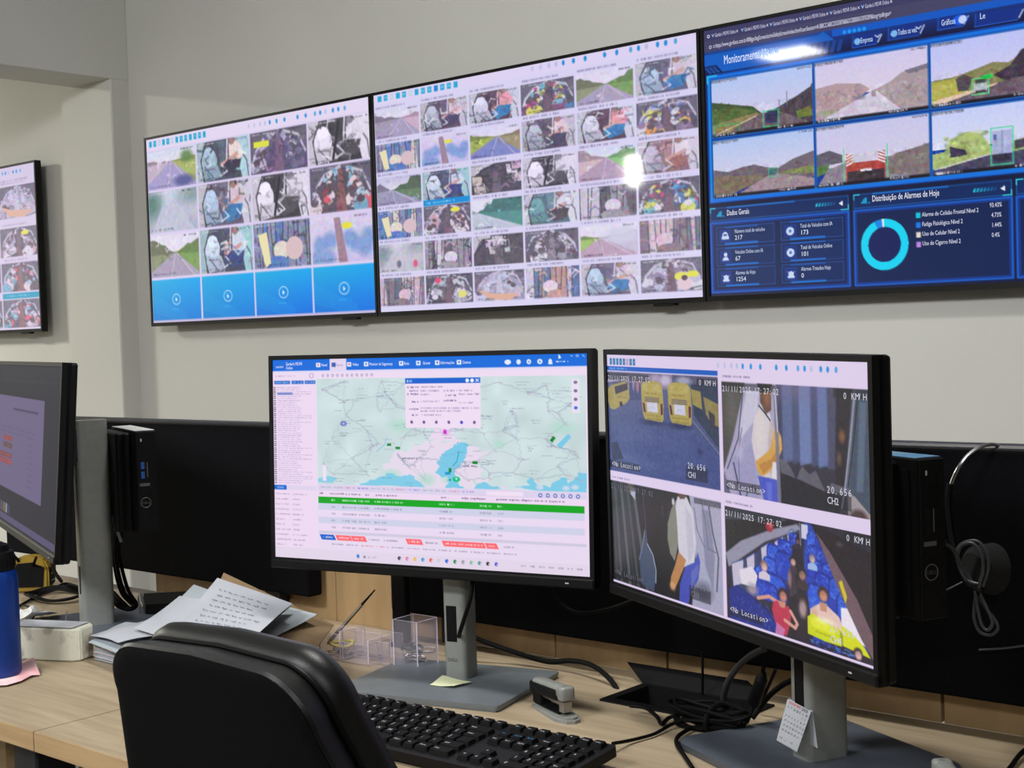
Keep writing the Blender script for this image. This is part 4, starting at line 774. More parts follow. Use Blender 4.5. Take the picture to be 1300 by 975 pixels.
    def seat(x, y, w_, h_):
        s_.poly([(x-w_, y+h_), (x-w_*.98, y-h_*.55), (x-w_*.7, y-h_*.95), (x, y-h_*1.05), (x+w_*.7, y-h_*.9), (x+w_, y-h_*.4), (x+w_*1.05, y+h_)], B[2]); s_.poly([(x-w_*.85, y+h_*.95), (x-w_*.82, y-h_*.5), (x-w_*.5, y-h_*.84), (x+w_*.5, y-h_*.78), (x+w_*.85, y-h_*.35), (x+w_*.9, y+h_)], B[rnd.integers(2)])
        for _ in range(22): x0, y0 = x+rnd.uniform(-.8, .8)*w_, y+rnd.uniform(-.8, .9)*h_; s_.line([(x0, y0), (x0+rnd.uniform(-.02, .02), y0+rnd.uniform(-.03, .03)), (x0+rnd.uniform(-.03, .03), y0+rnd.uniform(-.03, .03))], 2.0, B[3] if rnd.random() < .5 else B[2], .55)
    for q in ((.5, .16, .03, .05), (.62, .14, .03, .06), (.44, .25, .05, .07), (.64, .24, .045, .07), (.36, .33, .05, .09), (.43, .4, .06, .12), (.64, .36, .05, .08), (.73, .37, .05, .08), (.33, .44, .05, .08), (.69, .46, .055, .08), (.78, .48, .055, .09), (.27, .54, .06, .08), (.34, .6, .11, .11), (.64, .6, .06, .12), (.84, .6, .07, .1), (.3, .66, .09, .08)): seat(*q)
    def head(x, y, k, skin, hair, top=None, w_=1.6):
        if top: s_.poly([(x-k*w_, y+k*4.4), (x-k*w_*.95, y+k*2.4), (x-k*.5, y+k*1.5), (x+k*.5, y+k*1.5), (x+k*w_*.95, y+k*2.4), (x+k*w_, y+k*4.4)], top)
        s_.ell(x, y-k*.35, k*1.05, k*1.75, hair, 1, .2); s_.ell(x+k*.05, y+k*.2, k*.74, k*1.3, skin, 1, .25); s_.ell(x, y-k*.3, k*.5, k*.3, tuple(q*.7 for q in skin), .5, .9); s_.ell(x+k*.3, y+k*.5, k*.3, k*.6, tuple(min(235, q*1.15) for q in skin), .45, .9)
    head(.53, .17, .015, (110, 70, 64), (30, 26, 34), (44, 38, 52)); head(.29, .455, .026, (206, 170, 168), (130, 100, 104), (204, 192, 208)); head(.495, .35, .022, (190, 150, 142), (34, 28, 36), (66, 50, 64), 1.2); head(.625, .29, .02, (190, 164, 172), (120, 108, 130), (150, 176, 220)); head(.555, .44, .028, (150, 112, 104), (44, 34, 40), (60, 46, 54), 1.4)
    s_.poly([(.46, .44), (.5, .42), (.52, .6), (.47, .66)], (60, 48, 66)); s_.ell(.47, .5, .012, .07, (170, 130, 120), .7, .4); s_.poly([(.52, .6), (.59, .6), (.62, .95), (.5, .95)], (40, 36, 46)); s_.ell(.555, .72, .025, .07, (190, 160, 162), .8, .4)
    s_.poly([(.8, .62), (.88, .6), (.93, .76), (.97, .88), (.8, .82)], (226, 220, 232)); s_.poly([(.6, .8), (.605, .7), (.66, .64), (.72, .64), (.79, .7), (.82, .82), (.7, .82)], (220, 188, 180)); s_.poly([(.665, .62), (.715, .62), (.71, .69), (.67, .69)], (190, 138, 118)); head(.69, .56, .033, (190, 132, 110), (56, 42, 46)); s_.ell(.63, .76, .02, .08, (196, 150, 136), .7, .5)
    s_.poly([(.1, .54), (.2, .48), (.24, .55), (.22, .66), (.12, .66)], (216, 208, 220)); s_.ell(.2, .68, .04, .05, (160, 146, 160), .9, .5)
    s_.poly([(.02, .74), (.08, .68), (.2, .74), (.34, .84), (.37, .92), (.37, 1), (.02, 1)], (26, 42, 128))
    for _ in range(90): x, y = rnd.uniform(.06, .36), rnd.uniform(.76, .99); s_.line([(x, y), (x+rnd.uniform(-.02, .02), y+rnd.uniform(-.03, .03))], 3, B[rnd.integers(4)], .45)
    s_.line([(.2, .76), (.3, .82), (.35, .9)], 4, (16, 26, 84))
    s_.line([(.39, .73), (.32, .7), (.24, .74)], 11, (204, 146, 132)); s_.poly([(.35, .73), (.39, .71), (.42, .75), (.455, .73), (.475, .78), (.47, .87), (.44, .99), (.39, .99), (.355, .88), (.34, .8)], (182, 48, 78)); s_.poly([(.38, .71), (.44, .71), (.43, .76), (.4, .76)], (196, 132, 116)); s_.line([(.47, .77), (.515, .86), (.5, .9), (.43, .86)], 10, (206, 150, 136)); s_.poly([(.37, .9), (.43, .94), (.42, 1), (.36, 1)], (190, 110, 160)); head(.42, .66, .033, (186, 122, 108), (44, 30, 38))
    s_.poly([(.585, .77), (.62, .73), (.7, .77), (.78, .79), (.81, .84), (.8, .93), (.7, .93), (.585, .91)], (200, 208, 26)); s_.poly([(.6, .78), (.66, .76), (.76, .81), (.76, .86), (.62, .84)], (224, 226, 60), .8); s_.poly([(.8, .76), (.86, .79), (.94, .88), (.975, .95), (.81, .92)], (206, 212, 30)); s_.poly([(.79, .8), (.81, .84), (.81, .92), (.795, .92)], (150, 158, 20)); s_.ell(.7, .765, .06, .025, (238, 234, 200), .7, .6); s_.line([(.64, .87), (.74, .88), (.75, .91)], 2, (130, 140, 20))
    for _ in range(50): x, y = rnd.uniform(.6, .86), rnd.uniform(.94, .995); s_.line([(x, y), (x+rnd.uniform(-.03, .03), y)], 4, B[rnd.integers(4)], .6)
    head(.9, .95, .026, (200, 160, 160), (60, 46, 54)); s_.poly([(.62, .0), (.75, .04), (1, .14), (1, 1), (.92, .78), (.76, .38)], (32, 25, 34)); s_.poly([(.65, .06), (.74, .2), (.9, .52), (1, .8), (1, .98), (.92, .82), (.78, .46)], (108, 84, 94)); s_.poly([(.79, .42), (.81, .4), (.84, .52), (.83, .58)], (200, 184, 40)); s_.ell(.8, .12, .02, .02, (84, 74, 86), .7, .6); s_.noise(rnd, 5, 5); s_.blur(3)
    darkbar(s_, 0, .0, .42, .065); darkbar(s_, .83, .01, 1, .075); darkbar(s_, .02, .9, .28, .97)
    return P_
def text_m2(): return osd(0, .075, .497, .508, 'CH1')+osd(.512, .09, 1, .512, 'CH2')+osd(0, .55, .497, .985, 'CH3', (112, 110, 120))+osd(.512, .562, 1, .985, 'CH4')

def walk(rnd, a, b_, amp=.012, n=9):
    out = [a]
    for i in range(1, n): t = i/n; out.append((a[0]+(b_[0]-a[0])*t+rnd.normal(0, amp), a[1]+(b_[1]-a[1])*t+rnd.normal(0, amp*1.5)))
    return out+[b_]
def pic_m1():
    rnd = np.random.default_rng(9); P_ = new_pic(1080, 608).fill((236, 216, 240)); B = (6, 106, 218)
    P_.rect(0, 0, 1, .058, B); P_.rect(.202, .0, .258, .06, (228, 212, 238))
    for x in (.162, .215, .268, .325, .44, .495, .555, .623): P_.rect(x-.007, .019, x+.007, .041, (232, 236, 250) if x != .215 else (60, 90, 160)); P_.ell(x, .029, .003, .005, (6, 106, 218) if x not in (.162, .268) else (220, 90, 130))
    for x, r_ in ((.77, .0095), (.802, .0065), (.832, .0065), (.864, .0075), (.894, .005)): P_.ell(x, .034, r_, .0115, (226, 234, 250))
    P_.ell(.832, .034, .002, .004, (6, 106, 218)); P_.ell(.864, .034, .0025, .004, (6, 106, 218)); P_.rect(.888, .04, .9, .047, (226, 234, 250))
    P_.poly([(.918, .002), (.918, .024), (.925, .018)], (240, 244, 250)); P_.line([(.952, .012), (.957, .012)], 1.5, (226, 234, 250)); P_.frame(.968, .008, .973, .016, 1.2, (226, 234, 250)); P_.line([(.985, .008), (.991, .016)], 1.5, (226, 234, 250))
    P_.scrib(rnd, .91, .036, .945, .008, (220, 232, 250), .9, .006); P_.rect(0, .058, 1, .068, (224, 216, 244)); P_.rect(.0, .068, 1, .098, (236, 218, 240))
    for k in range(11): P_.ell(.178+.0165*k, .083, .004, .007, (150, 135, 175)); P_.ell(.178+.0165*k, .083, .0022, .004, (230, 214, 240))
    P_.scrib(rnd, .01, .083, .08, .008, (170, 155, 190), .6, .006); P_.ell(.138, .083, .008, .013, (160, 145, 190)); P_.ell(.138, .083, .006, .01, (236, 218, 240))
    for x0, x1 in ((.006, .062), (.068, .11), (.114, .154)): P_.rect(x0, .107, x1, .124, (8, 92, 196)); P_.scrib(rnd, x0+.003, .1155, x1-.004, .008, (190, 215, 245), .8, .005)
    for k in range(46):
        y = .141+.0109*k
        if y > .625: break
        P_.rect(.003, y-.0025, .010, y+.0025, (66, 64, 84)); P_.scrib(rnd, .016, y, .016+rnd.choice([.07, .08, .085, .12]), .0045, (140, 122, 176), .6, .003)
    P_.rect(.016, .166, .07, .178, (112, 134, 200)); P_.rect(.0, .633, .044, .656, (10, 100, 206)); P_.scrib(rnd, .012, .645, .032, .01, (220, 232, 250), .9, .006); P_.rect(.044, .633, .15, .656, (222, 210, 236))
    for k in range(11):
        y = .678+.0255*k; P_.scrib(rnd, .005, y, .005+rnd.uniform(.03, .055), .008, (150, 130, 165), .6, .005); P_.scrib(rnd, .065, y, .065+rnd.uniform(.02, .055), .008, (150, 130, 165), .6, .005)
    P_.rect(.152, .098, .156, .93, (226, 220, 240))
    # map
    m_ = P_.sub(.156, .098, .993, .622); m_.fill((202, 220, 222)); m_.noise(rnd, 5, 40, True)
    m_.poly(jag(rnd, [(.26, .8), (.33, .66), (.42, .6), (.5, .55), (.6, .62), (.64, .72), (.6, .8), (.66, .9), (.6, 1), (.4, 1), (.3, .92)], .014), (228, 216, 234)); m_.poly([(.44, .56), (.5, .35), (.53, .36), (.54, .58)], (232, 214, 236)); m_.poly([(.62, .62), (.78, .7), (.8, .82), (.66, .85)], (212, 216, 226), .35)
    for x, y, a_, b2 in ((.33, .44, .04, .05), (.3, .9, .03, .05), (.43, .93, .03, .05), (.52, .92, .03, .04), (.92, .45, .04, .05), (.7, .6, .02, .03)): m_.ell(x, y, a_, b2, (176, 218, 204), .8, .5)
    Wt = (120, 200, 230)
    m_.poly(jag(rnd, [(.476, .88), (.47, .76), (.5, .68), (.535, .62), (.55, .58), (.58, .59), (.585, .66), (.57, .74), (.545, .82), (.54, .94), (.57, 1), (.5, 1), (.51, .92)]), Wt); m_.line([(.553, .67), (.545, .76), (.53, .8)], 3, (40, 160, 190)); m_.poly([(.5, .86), (.52, .85), (.52, .88), (.5, .88)], (20, 150, 200))
    m_.poly([(.0, .97), (.0, .95), (.04, .92), (.08, .94), (.06, .985), (0, .985)], Wt, .8); m_.poly(jag(rnd, [(.17, .985), (.24, .93), (.29, .88), (.33, .91), (.37, .89), (.42, .99), (.42, 1), (.17, 1)], .004), Wt, .9)
    m_.poly(jag(rnd, [(.6, 1), (.64, .93), (.67, .975), (.75, .975), (.79, .96), (.81, .89), (.84, .95), (.88, .96), (.91, .88), (.94, .93), (.97, .84), (1, .84), (1, 1)], .006), Wt, .95)
    for x, y in ((.71, .98), (.77, .99), (.84, .97), (.93, .97), (.96, .96)): m_.ell(x, y, .012, .02, (222, 216, 232), .8, .4)
    m_.line([(.28, .55), (.27, .62), (.24, .68)], 4, (150, 195, 225), .8); m_.poly([(.9, .6), (.94, .5), (.95, .53), (.915, .63)], Wt)
    N = [(.02, .1), (.12, .02), (.26, .03), (.12, .35), (.2, .48), (.06, .55), (.22, .62), (.32, .7), (.14, .75), (.02, .8), (.35, .05), (.42, .18), (.36, .3), (.44, .4), (.3, .2), (.25, .3), (.16, .2), (.42, .5), (.34, .55), (.45, .62), (.5, .5), (.57, .35), (.6, .12), (.7, .05), (.8, .15), (.95, .25), (.87, .3), (.74, .3), (.72, .45), (.76, .55), (.68, .65), (.78, .72), (.88, .6), (.9, .78), (.83, .9), (.62, .75), (.48, .75), (.38, .8), (.42, .92), (.58, .92), (.97, .7), (.98, .9), (.2, .9), (.06, .9), (.66, .9), (.75, .85), (.55, .2), (.55, .02), (.64, .5), (.93, .42)]
    N += [(rnd.uniform(.02, .98), rnd.uniform(.03, .9)) for _ in range(34)]
    for i, a_ in enumerate(N):
        ds = sorted((math.hypot((a_[0]-b2[0])*1.6, a_[1]-b2[1]), j) for j, b2 in enumerate(N) if j != i)
        for _, j in ds[:3]: m_.line(walk(rnd, a_, N[j], .0035, 9), 1.1, (150, 164, 186), .6)
        m_.ell(a_[0]+.006, a_[1]+.01, .006, .008, (206, 170, 190), .5, .3)
    for i in range(95):
        x, y = rnd.uniform(.02, .95), rnd.uniform(.03, .97); c_ = (110, 112, 140); l_ = rnd.uniform(.02, .05); m_.scrib(rnd, x, y, x+l_, .0085, c_, .5, .004)
        if rnd.random() < .35: m_.scrib(rnd, x+.006, y+.025, x+l_*.8, .009, c_, .6, .005)
    m_.scrib(rnd, .34, .74, .4, .014, (60, 60, 80), .8, .006); m_.scrib(rnd, .565, .8, .62, .014, (60, 60, 80), .8, .006)
    m_.ell(.108, .425, .014, .026, (124, 130, 196)); m_.ell(.108, .425, .003, .005, (240, 240, 250))
    def gm(x, y, a_=.0085, b2=.011, c=(0, 130, 40)): m_.rect(x-a_, y-b2, x+a_, y+b2, c)
    gm(.288, .617); gm(.322, .645); gm(.519, .84, .005, .018); gm(.612, .768, .01, .012); m_.poly([(.876, .56), (.888, .52), (.897, .54), (.885, .58)], (0, 130, 40)); gm(.502, .495, .0065, .02, (216, 40, 216)); m_.ell(.542, .92, .014, .025, (0, 190, 130)); m_.poly([(.538, .91), (.546, .91), (.542, .93)], (240, 250, 250)); gm(.519, .925, .003, .008)
    m_.rect(.02, .82, .034, .97, (238, 222, 242)); m_.rect(.953, .03, .98, .32, (236, 222, 242), .9)
    for k in range(4): m_.ell(.9665, .06+.073*k, .0065, .014, (120, 110, 140) if k < 3 else (70, 100, 220))
    # pop-up
    P_.rect(.452, .102, .687, .338, (238, 220, 242)); P_.rect(.452, .102, .687, .128, (6, 96, 206)); P_.scrib(rnd, .457, .116, .474, .012, (235, 240, 252), 1, .01)
    for x in (.647, .662): P_.ell(x, .116, .0055, .009, (240, 244, 252))
    P_.line([(.673, .109), (.682, .122)], 2.4, (240, 244, 252)); P_.line([(.682, .109), (.673, .122)], 2.4, (240, 244, 252))
    for y, a_, b2 in ((.145, .5, .57), (.163, .5, .56), (.163, .62, .665), (.18, .5, .53), (.18, .62, .684), (.213, .5, .56), (.22, .62, .667), (.245, .5, .684), (.259, .5, .625), (.278, .503, .57)): P_.scrib(rnd, a_, y, b2, .008, (140, 118, 160), .75, .005)
    for y, a_, b2 in ((.145, .458, .494), (.163, .466, .494), (.163, .573, .613), (.178, .457, .494), (.185, .58, .613), (.215, .472, .494), (.21, .573, .613), (.25, .464, .494), (.278, .472, .494)): P_.scrib(rnd, a_, y, b2, .009, (100, 84, 140), .85, .005)
    for k in range(6): P_.ell(.471+.0392*k, .312, .0045, .008, (110, 90, 140) if k != 4 else (70, 60, 200))
    # table
    P_.rect(.156, .624, .993, .655, (218, 208, 234)); P_.rect(.70, .63, .81, .65, (240, 222, 242)); 
    for k in range(12): P_.scrib(rnd, .165+.042*k, .637, .2+.042*k, .008, [(120, 170, 170), (150, 140, 160), (220, 100, 130), (120, 80, 220)][k % 4], .6, .005)
    for k in range(6): P_.ell(.86+.0215*k, .642, .006, .01, (90, 110, 190)); P_.ell(.86+.0215*k, .642, .003, .005, (224, 214, 238))
    for a_, b2 in ((.16, .172), (.195, .3), (.315, .33), (.35, .42), (.56, .585), (.625, .7), (.73, .93)): P_.scrib(rnd, a_, .668, b2, .009, (110, 100, 130), .8, .005)
    P_.rect(.156, .684, .985, .717, (0, 164, 24))
    for r in range(5):
        y = .7+.0335*r
        if r: P_.rect(.156, y-.0165, .985, y+.016, (206, 208, 232) if r % 2 else (232, 216, 240))
        c = (220, 245, 215) if r == 0 else (140, 130, 160)
        for a_, b2 in ((.2, .214), (.238, .285), (.292, .33), (.345, .44 if r < 2 else .385), (.555, .6), (.68, .715), (.733, .75)): P_.scrib(rnd, a_, y, b2, .010, c, .95 if r == 0 else .7, .005)
    P_.rect(.156, .853, .99, .866, (206, 200, 222)); P_.rect(.156, .866, 1, .965, (230, 216, 238))
    def tab(x0, x1, c): P_.poly([(x0, .872), (x1, .872), (x1+.008, .898), (x0+.008, .898)], c); P_.scrib(rnd, x0+.012, .885, x1-.004, .01, (250, 225, 230), .8, .005)
    R_ = (250, 104, 112)
    tab(.158, .207, (10, 96, 206)); tab(.212, .262, R_); tab(.264, .312, R_); tab(.445, .495, R_); tab(.56, .69, R_); tab(.693, .728, R_)
    for a_, b2 in ((.325, .36), (.375, .42), (.51, .55), (.75, .78)): P_.scrib(rnd, a_, .886, b2, .009, (120, 110, 140), .7, .005)
    for k in range(12): P_.scrib(rnd, .2+.05*k, .918, .24+.05*k, .008, (220, 120, 140) if 1 < k < 4 else (130, 120, 150), .6, .005)
    P_.rect(0, .945, 1, 1, (226, 212, 232)); P_.rect(.284, .962, .293, .978, (10, 120, 220)); P_.ell(.31, .972, .004, .007, (140, 130, 160)); P_.scrib(rnd, .32, .972, .35, .009, (160, 150, 180), .6, .005)
    for k, c in enumerate(((40, 40, 60), (220, 120, 160), (240, 180, 60), (20, 150, 200), (230, 90, 70), (200, 200, 215), (10, 90, 210), (10, 130, 60), (150, 150, 160), (120, 190, 150), (60, 150, 140), (50, 40, 50), (80, 80, 200))): P_.ell(.425+.0252*k, .968, .0055, .009, c); P_.ell(.428+.0252*k, .97, .0028, .004, (230, 216, 236), .8)
    for k in range(7): P_.scrib(rnd, .8+.027*k, .968, .815+.027*k, .01, (130, 130, 150), .7, .006)
    return P_
def text_m1():
    W_ = (236, 242, 255); it = [("Garden's MDVR", .048, .0285, .0165, .68, W_), ('Online', .048, .048, .0155, .72, W_), ('GARDIENS', .012, .04, .009, .8, W_)]
    for s_, x in (('Painel', .173), ('Vídeo', .28), ('Monitor de Segurança', .336), ('Rota', .45), ('Gravar', .51), ('Informações', .566), ('Outros', .634)): it.append((s_, x, .036, .0145, .76, W_))
    it.append(('Rastrear', .224, .036, .0125, .72, (120, 110, 170))); return it
def pic_m3():
    rnd = np.random.default_rng(15); P_ = new_pic(600, 400).fill((52, 50, 70)); P_.grad(0, 0, 1, .2, (60, 60, 76), (50, 48, 68)); P_.line([(0, .1), (1, .095)], 1, (92, 92, 110))
    P_.rect(0, .2, .78, .79, (150, 136, 186)); P_.rect(.3, .27, .7, .285, (110, 96, 150)); P_.scrib(rnd, .3, .28, .68, .012, (90, 76, 130), .7, .02)
    for k in range(9): P_.scrib(rnd, .56, .44+.035*k, .64, .009, (120, 106, 160), .7, .02)
    for k in range(5): P_.scrib(rnd, .0, .4+.03*(k % 2), .66, .008, (120, 106, 160), .4, .02)
    for y, a_, b2, c in ((.47, .14, .3, (206, 90, 100)), (.515, .14, .3, (130, 90, 90)), (.58, 0, .3, (180, 86, 90)), (.62, 0, .3, (214, 84, 96)), (.47, .0, .06, (200, 90, 100))): P_.rect(a_, y-.016, b2, y+.016, c); P_.scrib(rnd, a_, y, b2, .02, (230, 190, 200), .35, .02)
    P_.scrib(rnd, 0, .86, .6, .004, (96, 96, 116), .6, .05); 
    for k in range(6): P_.rect(.04+.045*k, .885, .075+.045*k, .945, [(120, 120, 150), (160, 160, 190), (110, 110, 140), (170, 140, 90), (190, 190, 210), (80, 90, 130)][k])
    P_.rect(0, .955, 1, 1, (122, 112, 160)); return P_

# middle monitor
m1, _ = monitor('middle monitor showing a pale green map and a bright green table row', -1.358, 1.429, 0.26, (-1.392, 1.396, 1.071), 0.208, -0.035, 0.527, 0.296, 0.985, pic_m1(), text_m1(), (0.036, 0.040), ('plate', -0.145, 0.115, -0.115, 0.085, BASE), 0.4, (-0.003, 0.066, 0.117, 0.0165))
obj('logo', (lambda b_: (text_bm(b_, [('DELL', -0.0105, 0.038, 0.005, 1.1)], Matrix(((1, 0, 0, 0), (0, 0, -1, -0.0204), (0, 1, 0, 0), (0, 0, 0, 1)))), b_)[1])(nb()), LOGO, m1)
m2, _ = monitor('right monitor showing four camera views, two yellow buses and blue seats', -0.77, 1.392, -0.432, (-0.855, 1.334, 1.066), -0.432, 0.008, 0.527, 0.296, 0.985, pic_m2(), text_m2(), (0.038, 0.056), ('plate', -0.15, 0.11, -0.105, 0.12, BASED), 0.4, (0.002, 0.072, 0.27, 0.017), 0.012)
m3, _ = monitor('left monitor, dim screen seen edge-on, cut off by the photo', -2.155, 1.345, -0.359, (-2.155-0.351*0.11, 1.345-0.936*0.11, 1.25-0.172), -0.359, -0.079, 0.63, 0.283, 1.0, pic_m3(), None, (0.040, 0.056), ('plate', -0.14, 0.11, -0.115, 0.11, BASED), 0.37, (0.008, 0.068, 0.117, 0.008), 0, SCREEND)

# ------------------------------------------------------------------ mini computers behind the outer monitors
def mini_pc(parent_xy, a, label, top, ports):
    t = thing('mini_computer', label, 'computer', (parent_xy[0], parent_xy[1], ZD+0.178), a, 'mini computers behind the monitors')
    x0, x1, y0, y1, z0, z1 = -0.068, 0.110, 0.052, 0.088, 0, 0.174
    obj('case', bx(x0, x1, y0, y1, z0, z1, 0.0015, 1), MATTE, t)
    obj('front_panel', bx(x1, x1+0.003, y0+0.001, y1-0.001, z0+0.001, z1-0.001, 0.0008, 1), BLACK, t)
    bm = nb(); box(bm, x0, x1-0.045, y0-0.022, y0, z0-0.002, z1-0.004, 0.003, 1); box(bm, x1-0.045, x1-0.028, y0-0.012, y0, z0-0.002, z1-0.004, 0.003, 1); obj('mount_bracket', bm, BLACK, t)
    obj('cover_plate', bx(x0+0.004, x1-0.004, y0+0.001, y1-0.001, z1, z1+0.0008), top, t)
    obj('side_bar', bx(x1-0.022, x1-0.012, y0-0.0016, y0+0.0002, z0+0.01, z1-0.012), MATTE, t)
    X = x1+0.003
    for zz in (0.115, 0.099): obj('usb_port', bx(X-0.0005, X+0.0006, y0+0.008, y0+0.014, zz-0.006, zz+0.006), ports, t)
    obj('usb_label', bx(X-0.0005, X+0.0004, y0+0.018, y0+0.0195, 0.095, 0.12), LOGO, t)
    obj('light_bar', bx(X-0.0005, X+0.0006, y0+0.0088, y0+0.0108, 0.156, 0.161), LEGW, t)
    obj('name_strip', bx(X-0.0005, X+0.0004, y0+0.005, y0+0.022, 0.080, 0.085), LOGO, t)
    for k in range(9):      # slanted vent ribs over the lower half and down the edge
        bm = nb(); z_ = 0.008+0.0078*k; box(bm, X-0.0004, X+0.0007, y0+0.004, y0+0.016, z_, z_+0.0016, mtx=None)
        for v in bm.verts: v.co.z += (v.co.y-y0-0.01)*0.6
        obj('vent_rib', bm, PCRIB, t)
    for k in range(18):
        bm = nb(); z_ = 0.012+0.0085*k; box(bm, X-0.0004, X+0.0007, y0+0.024, y1-0.003, z_, z_+0.002)
        for v in bm.verts: v.co.z += (v.co.y-y0-0.03)*0.6
        obj('vent_rib', bm, PCRIB, t)
    bm = nb(); tube(bm, [(X+0.0008, y0+0.014+0.0085*math.cos(q*PI/8), 0.052+0.0085*math.sin(q*PI/8)) for q in range(16)], 0.0006, 6, 2, True)
    mt = Matrix(((0, 0, 1, X+0.0012), (1, 0, 0, y0+0.014), (0, 1, 0, 0.052), (0, 0, 0, 1)))
    text_bm(bm, [('DELL', -0.0072, -0.002, 0.0042, 1.15)], mt); obj('logo', bm, LEGW if False else LOGO, t)
    return t
mini_pc((-2.155, 1.345), -0.359, 'black mini computer with grey-white lid behind the left monitor', TISSUE, BLUEP)
mini_pc((-0.77, 1.392), -0.432, 'black mini computer with blue-tinted top behind the right monitor', BLUEL, PCRIB)

CHX, CHY, CHR = -1.0143, 0.7948, 0.006
CHB, CHT, CHH, CHRAD, CHTILT, CHO = 0.3044, 0.1321, 0.5412, 0.0487, 0.3244, 0.10

# ------------------------------------------------------------------ office chair
t = thing('office_chair', 'black leather office chair back in front of the desk', 'chair', (CHX, CHY, 0), CHR)
def outline(hb, ht, z0, z1, r, inset, n=10):
    """rounded outline of the backrest: tapers towards the top, at most 0.24 m to either side"""
    z1 -= inset; z0 += inset; hb -= inset; ht -= inset; rt_ = max(r-inset*0.6, 0.01); mx = 0.235-inset; zt = z1-rt_
    def wd(z): return min(mx, ht+(hb-ht)*(1-z/zt))
    R = [(ht-rt_+rt_*math.cos(PI/2*i/n), zt+rt_*math.sin(PI/2*i/n)) for i in range(n+1)]
    Lo = [(wd(zt*k/8), zt*k/8) for k in range(7, 1, -1)]
    Bo = [(mx-0.05+0.05*math.cos(PI/2*i/n), z0+0.05-0.05*math.sin(PI/2*i/n)) for i in range(n+1)]
    right = R[::-1]+Lo+Bo
    return [(0, z1+0.004)]+right+[(-x, z) for x, z in right[::-1]]
def loft(bm, layers, cap=(True, True)):
    R = [[bm.verts.new((x, y, z)) for x, z in pts] for y, pts in layers]; n = len(R[0])
    for a, b_ in zip(R, R[1:]):
        for i in range(n): bm.faces.new((a[i], a[(i+1) % n], b_[(i+1) % n], b_[i]))
    for k, on in ((0, cap[0]), (-1, cap[1])):
        if on:
            c_ = Vector((0, 0, 0)); 
            for v in R[k]: c_ += v.co
            c_ /= n; cv = bm.verts.new(c_)
            for i in range(n): bm.faces.new((R[k][i], R[k][(i+1) % n], cv))
A = (CHB, CHT, 0.0, CHH, CHRAD)
TL = Matrix.Translation((0, CHO, 0.45)) @ Matrix.Rotation(CHTILT, 4, 'X')
sh = nb(); loft(sh, [(0.0, outline(*A, 0.004)), (0.0008, outline(*A, -0.004)), (0.0035, outline(*A, -0.009)), (0.006, outline(*A, -0.0085)), (0.03, outline(*A, 0.004))])
o = obj('back_shell', sh, MESHB, t, smooth=True); o.matrix_local = TL
sh = nb(); loft(sh, [(0.004, outline(*A, -0.0085)), (0.008, outline(*A, -0.0105)), (0.020, outline(*A, -0.0065)), (0.034, outline(*A, 0.001))], (False, False))
o = obj('leather_border', sh, LEATHER, t, smooth=True); o.matrix_local = TL
cu = nb(); loft(cu, [(0.034, outline(*A, 0.0035)), (0.038, outline(*A, -0.002)), (0.046, outline(*A, -0.006)), (0.056, outline(*A, -0.006)), (0.066, outline(*A, -0.001)), (0.073, outline(*A, 0.009)), (0.078, outline(*A, 0.028)), (0.080, outline(*A, 0.06))])
o = obj('back_cushion', cu, LEATHER, t, smooth=True); o.matrix_local = TL
pi_ = nb(); tube(pi_, [(x, 0.035, z) for x, z in outline(*A, -0.0012)], 0.0020, 6, 1, True); o = obj('piping', pi_, BLACK, t, smooth=True); o.matrix_local = TL
bm = nb(); prism(bm, rrect(-0.25, 0.25, -0.02, 0.44, 0.09, 6), 0.0, 0.075); o = obj('seat_cushion', bm, LEATHER, t, smooth=True); o.location = (0, CHO+0.04, 0.42)
bm = nb(); box(bm, -0.035, 0.035, CHO-0.03, CHO+0.2, 0.4, 0.42, 0.004, 1); cyl(bm, (0, CHO+0.24, 0.12), (0, CHO+0.24, 0.42), 0.026); obj('gas_column', bm, BLACK, t)
for q in range(5):
    an = 2*PI*q/5+0.3; cx_, cy_ = 0, CHO+0.24; ex, ey = cx_+0.28*math.cos(an), cy_+0.28*math.sin(an)
    bm = nb(); cyl(bm, (cx_, cy_, 0.12), (ex, ey, 0.08), 0.024, 0.015, 10); leg = obj('base_arm', bm, BLACK, t)
    bm = nb(); cyl(bm, (ex-0.012*math.sin(an)*1, ey+0.012*math.cos(an), 0.03), (ex+0.012*math.sin(an), ey-0.012*math.cos(an), 0.03), 0.03, None, 14); cyl(bm, (ex, ey, 0.05), (ex, ey, 0.085), 0.008, None, 8); obj('caster', bm, BLACK, leg)
# ------------------------------------------------------------------ keyboard
KB = (-0.9518, 1.2562, 0.7760)
t = thing('keyboard', 'black full-size keyboard between the chair and middle monitor', 'keyboard', (KB[0], KB[1], ZD), 0.03)
KT = Matrix.Translation((-0.443, -0.130, 0.003)) @ Matrix.Rotation(0.085, 4, 'X')
bm = nb(); prism(bm, rrect(0, 0.443, 0, 0.130, 0.005, 3), 0.0, 0.012); o = obj('keyboard_body', bm, BLACK, t); o.matrix_local = KT
for x in (0.02, 0.40): obj('tilt_foot', bx(-0.443+x, -0.443+x+0.024, -0.016, -0.006, 0, 0.014, 0.001, 1), BLACK, t)
U = 0.0187; keys = []; kmesh = {}
def krow(y, x, labs):
    for s_, w_ in labs:
        if s_ is not None: keys.append((s_, x, y, w_))
        x += w_*U
X1, X2, X3 = 0.009, 0.3, 0.361
krow(0.109, X1, [('Esc', 1), (None, 1), ('F1', 1), ('F2', 1), ('F3', 1), ('F4', 1), (None, .5), ('F5', 1), ('F6', 1), ('F7', 1), ('F8', 1), (None, .5), ('F9', 1), ('F10', 1), ('F11', 1), ('F12', 1)])
krow(0.084, X1, [(c, 1) for c in "'1234567890-="]+[('Back', 2)])
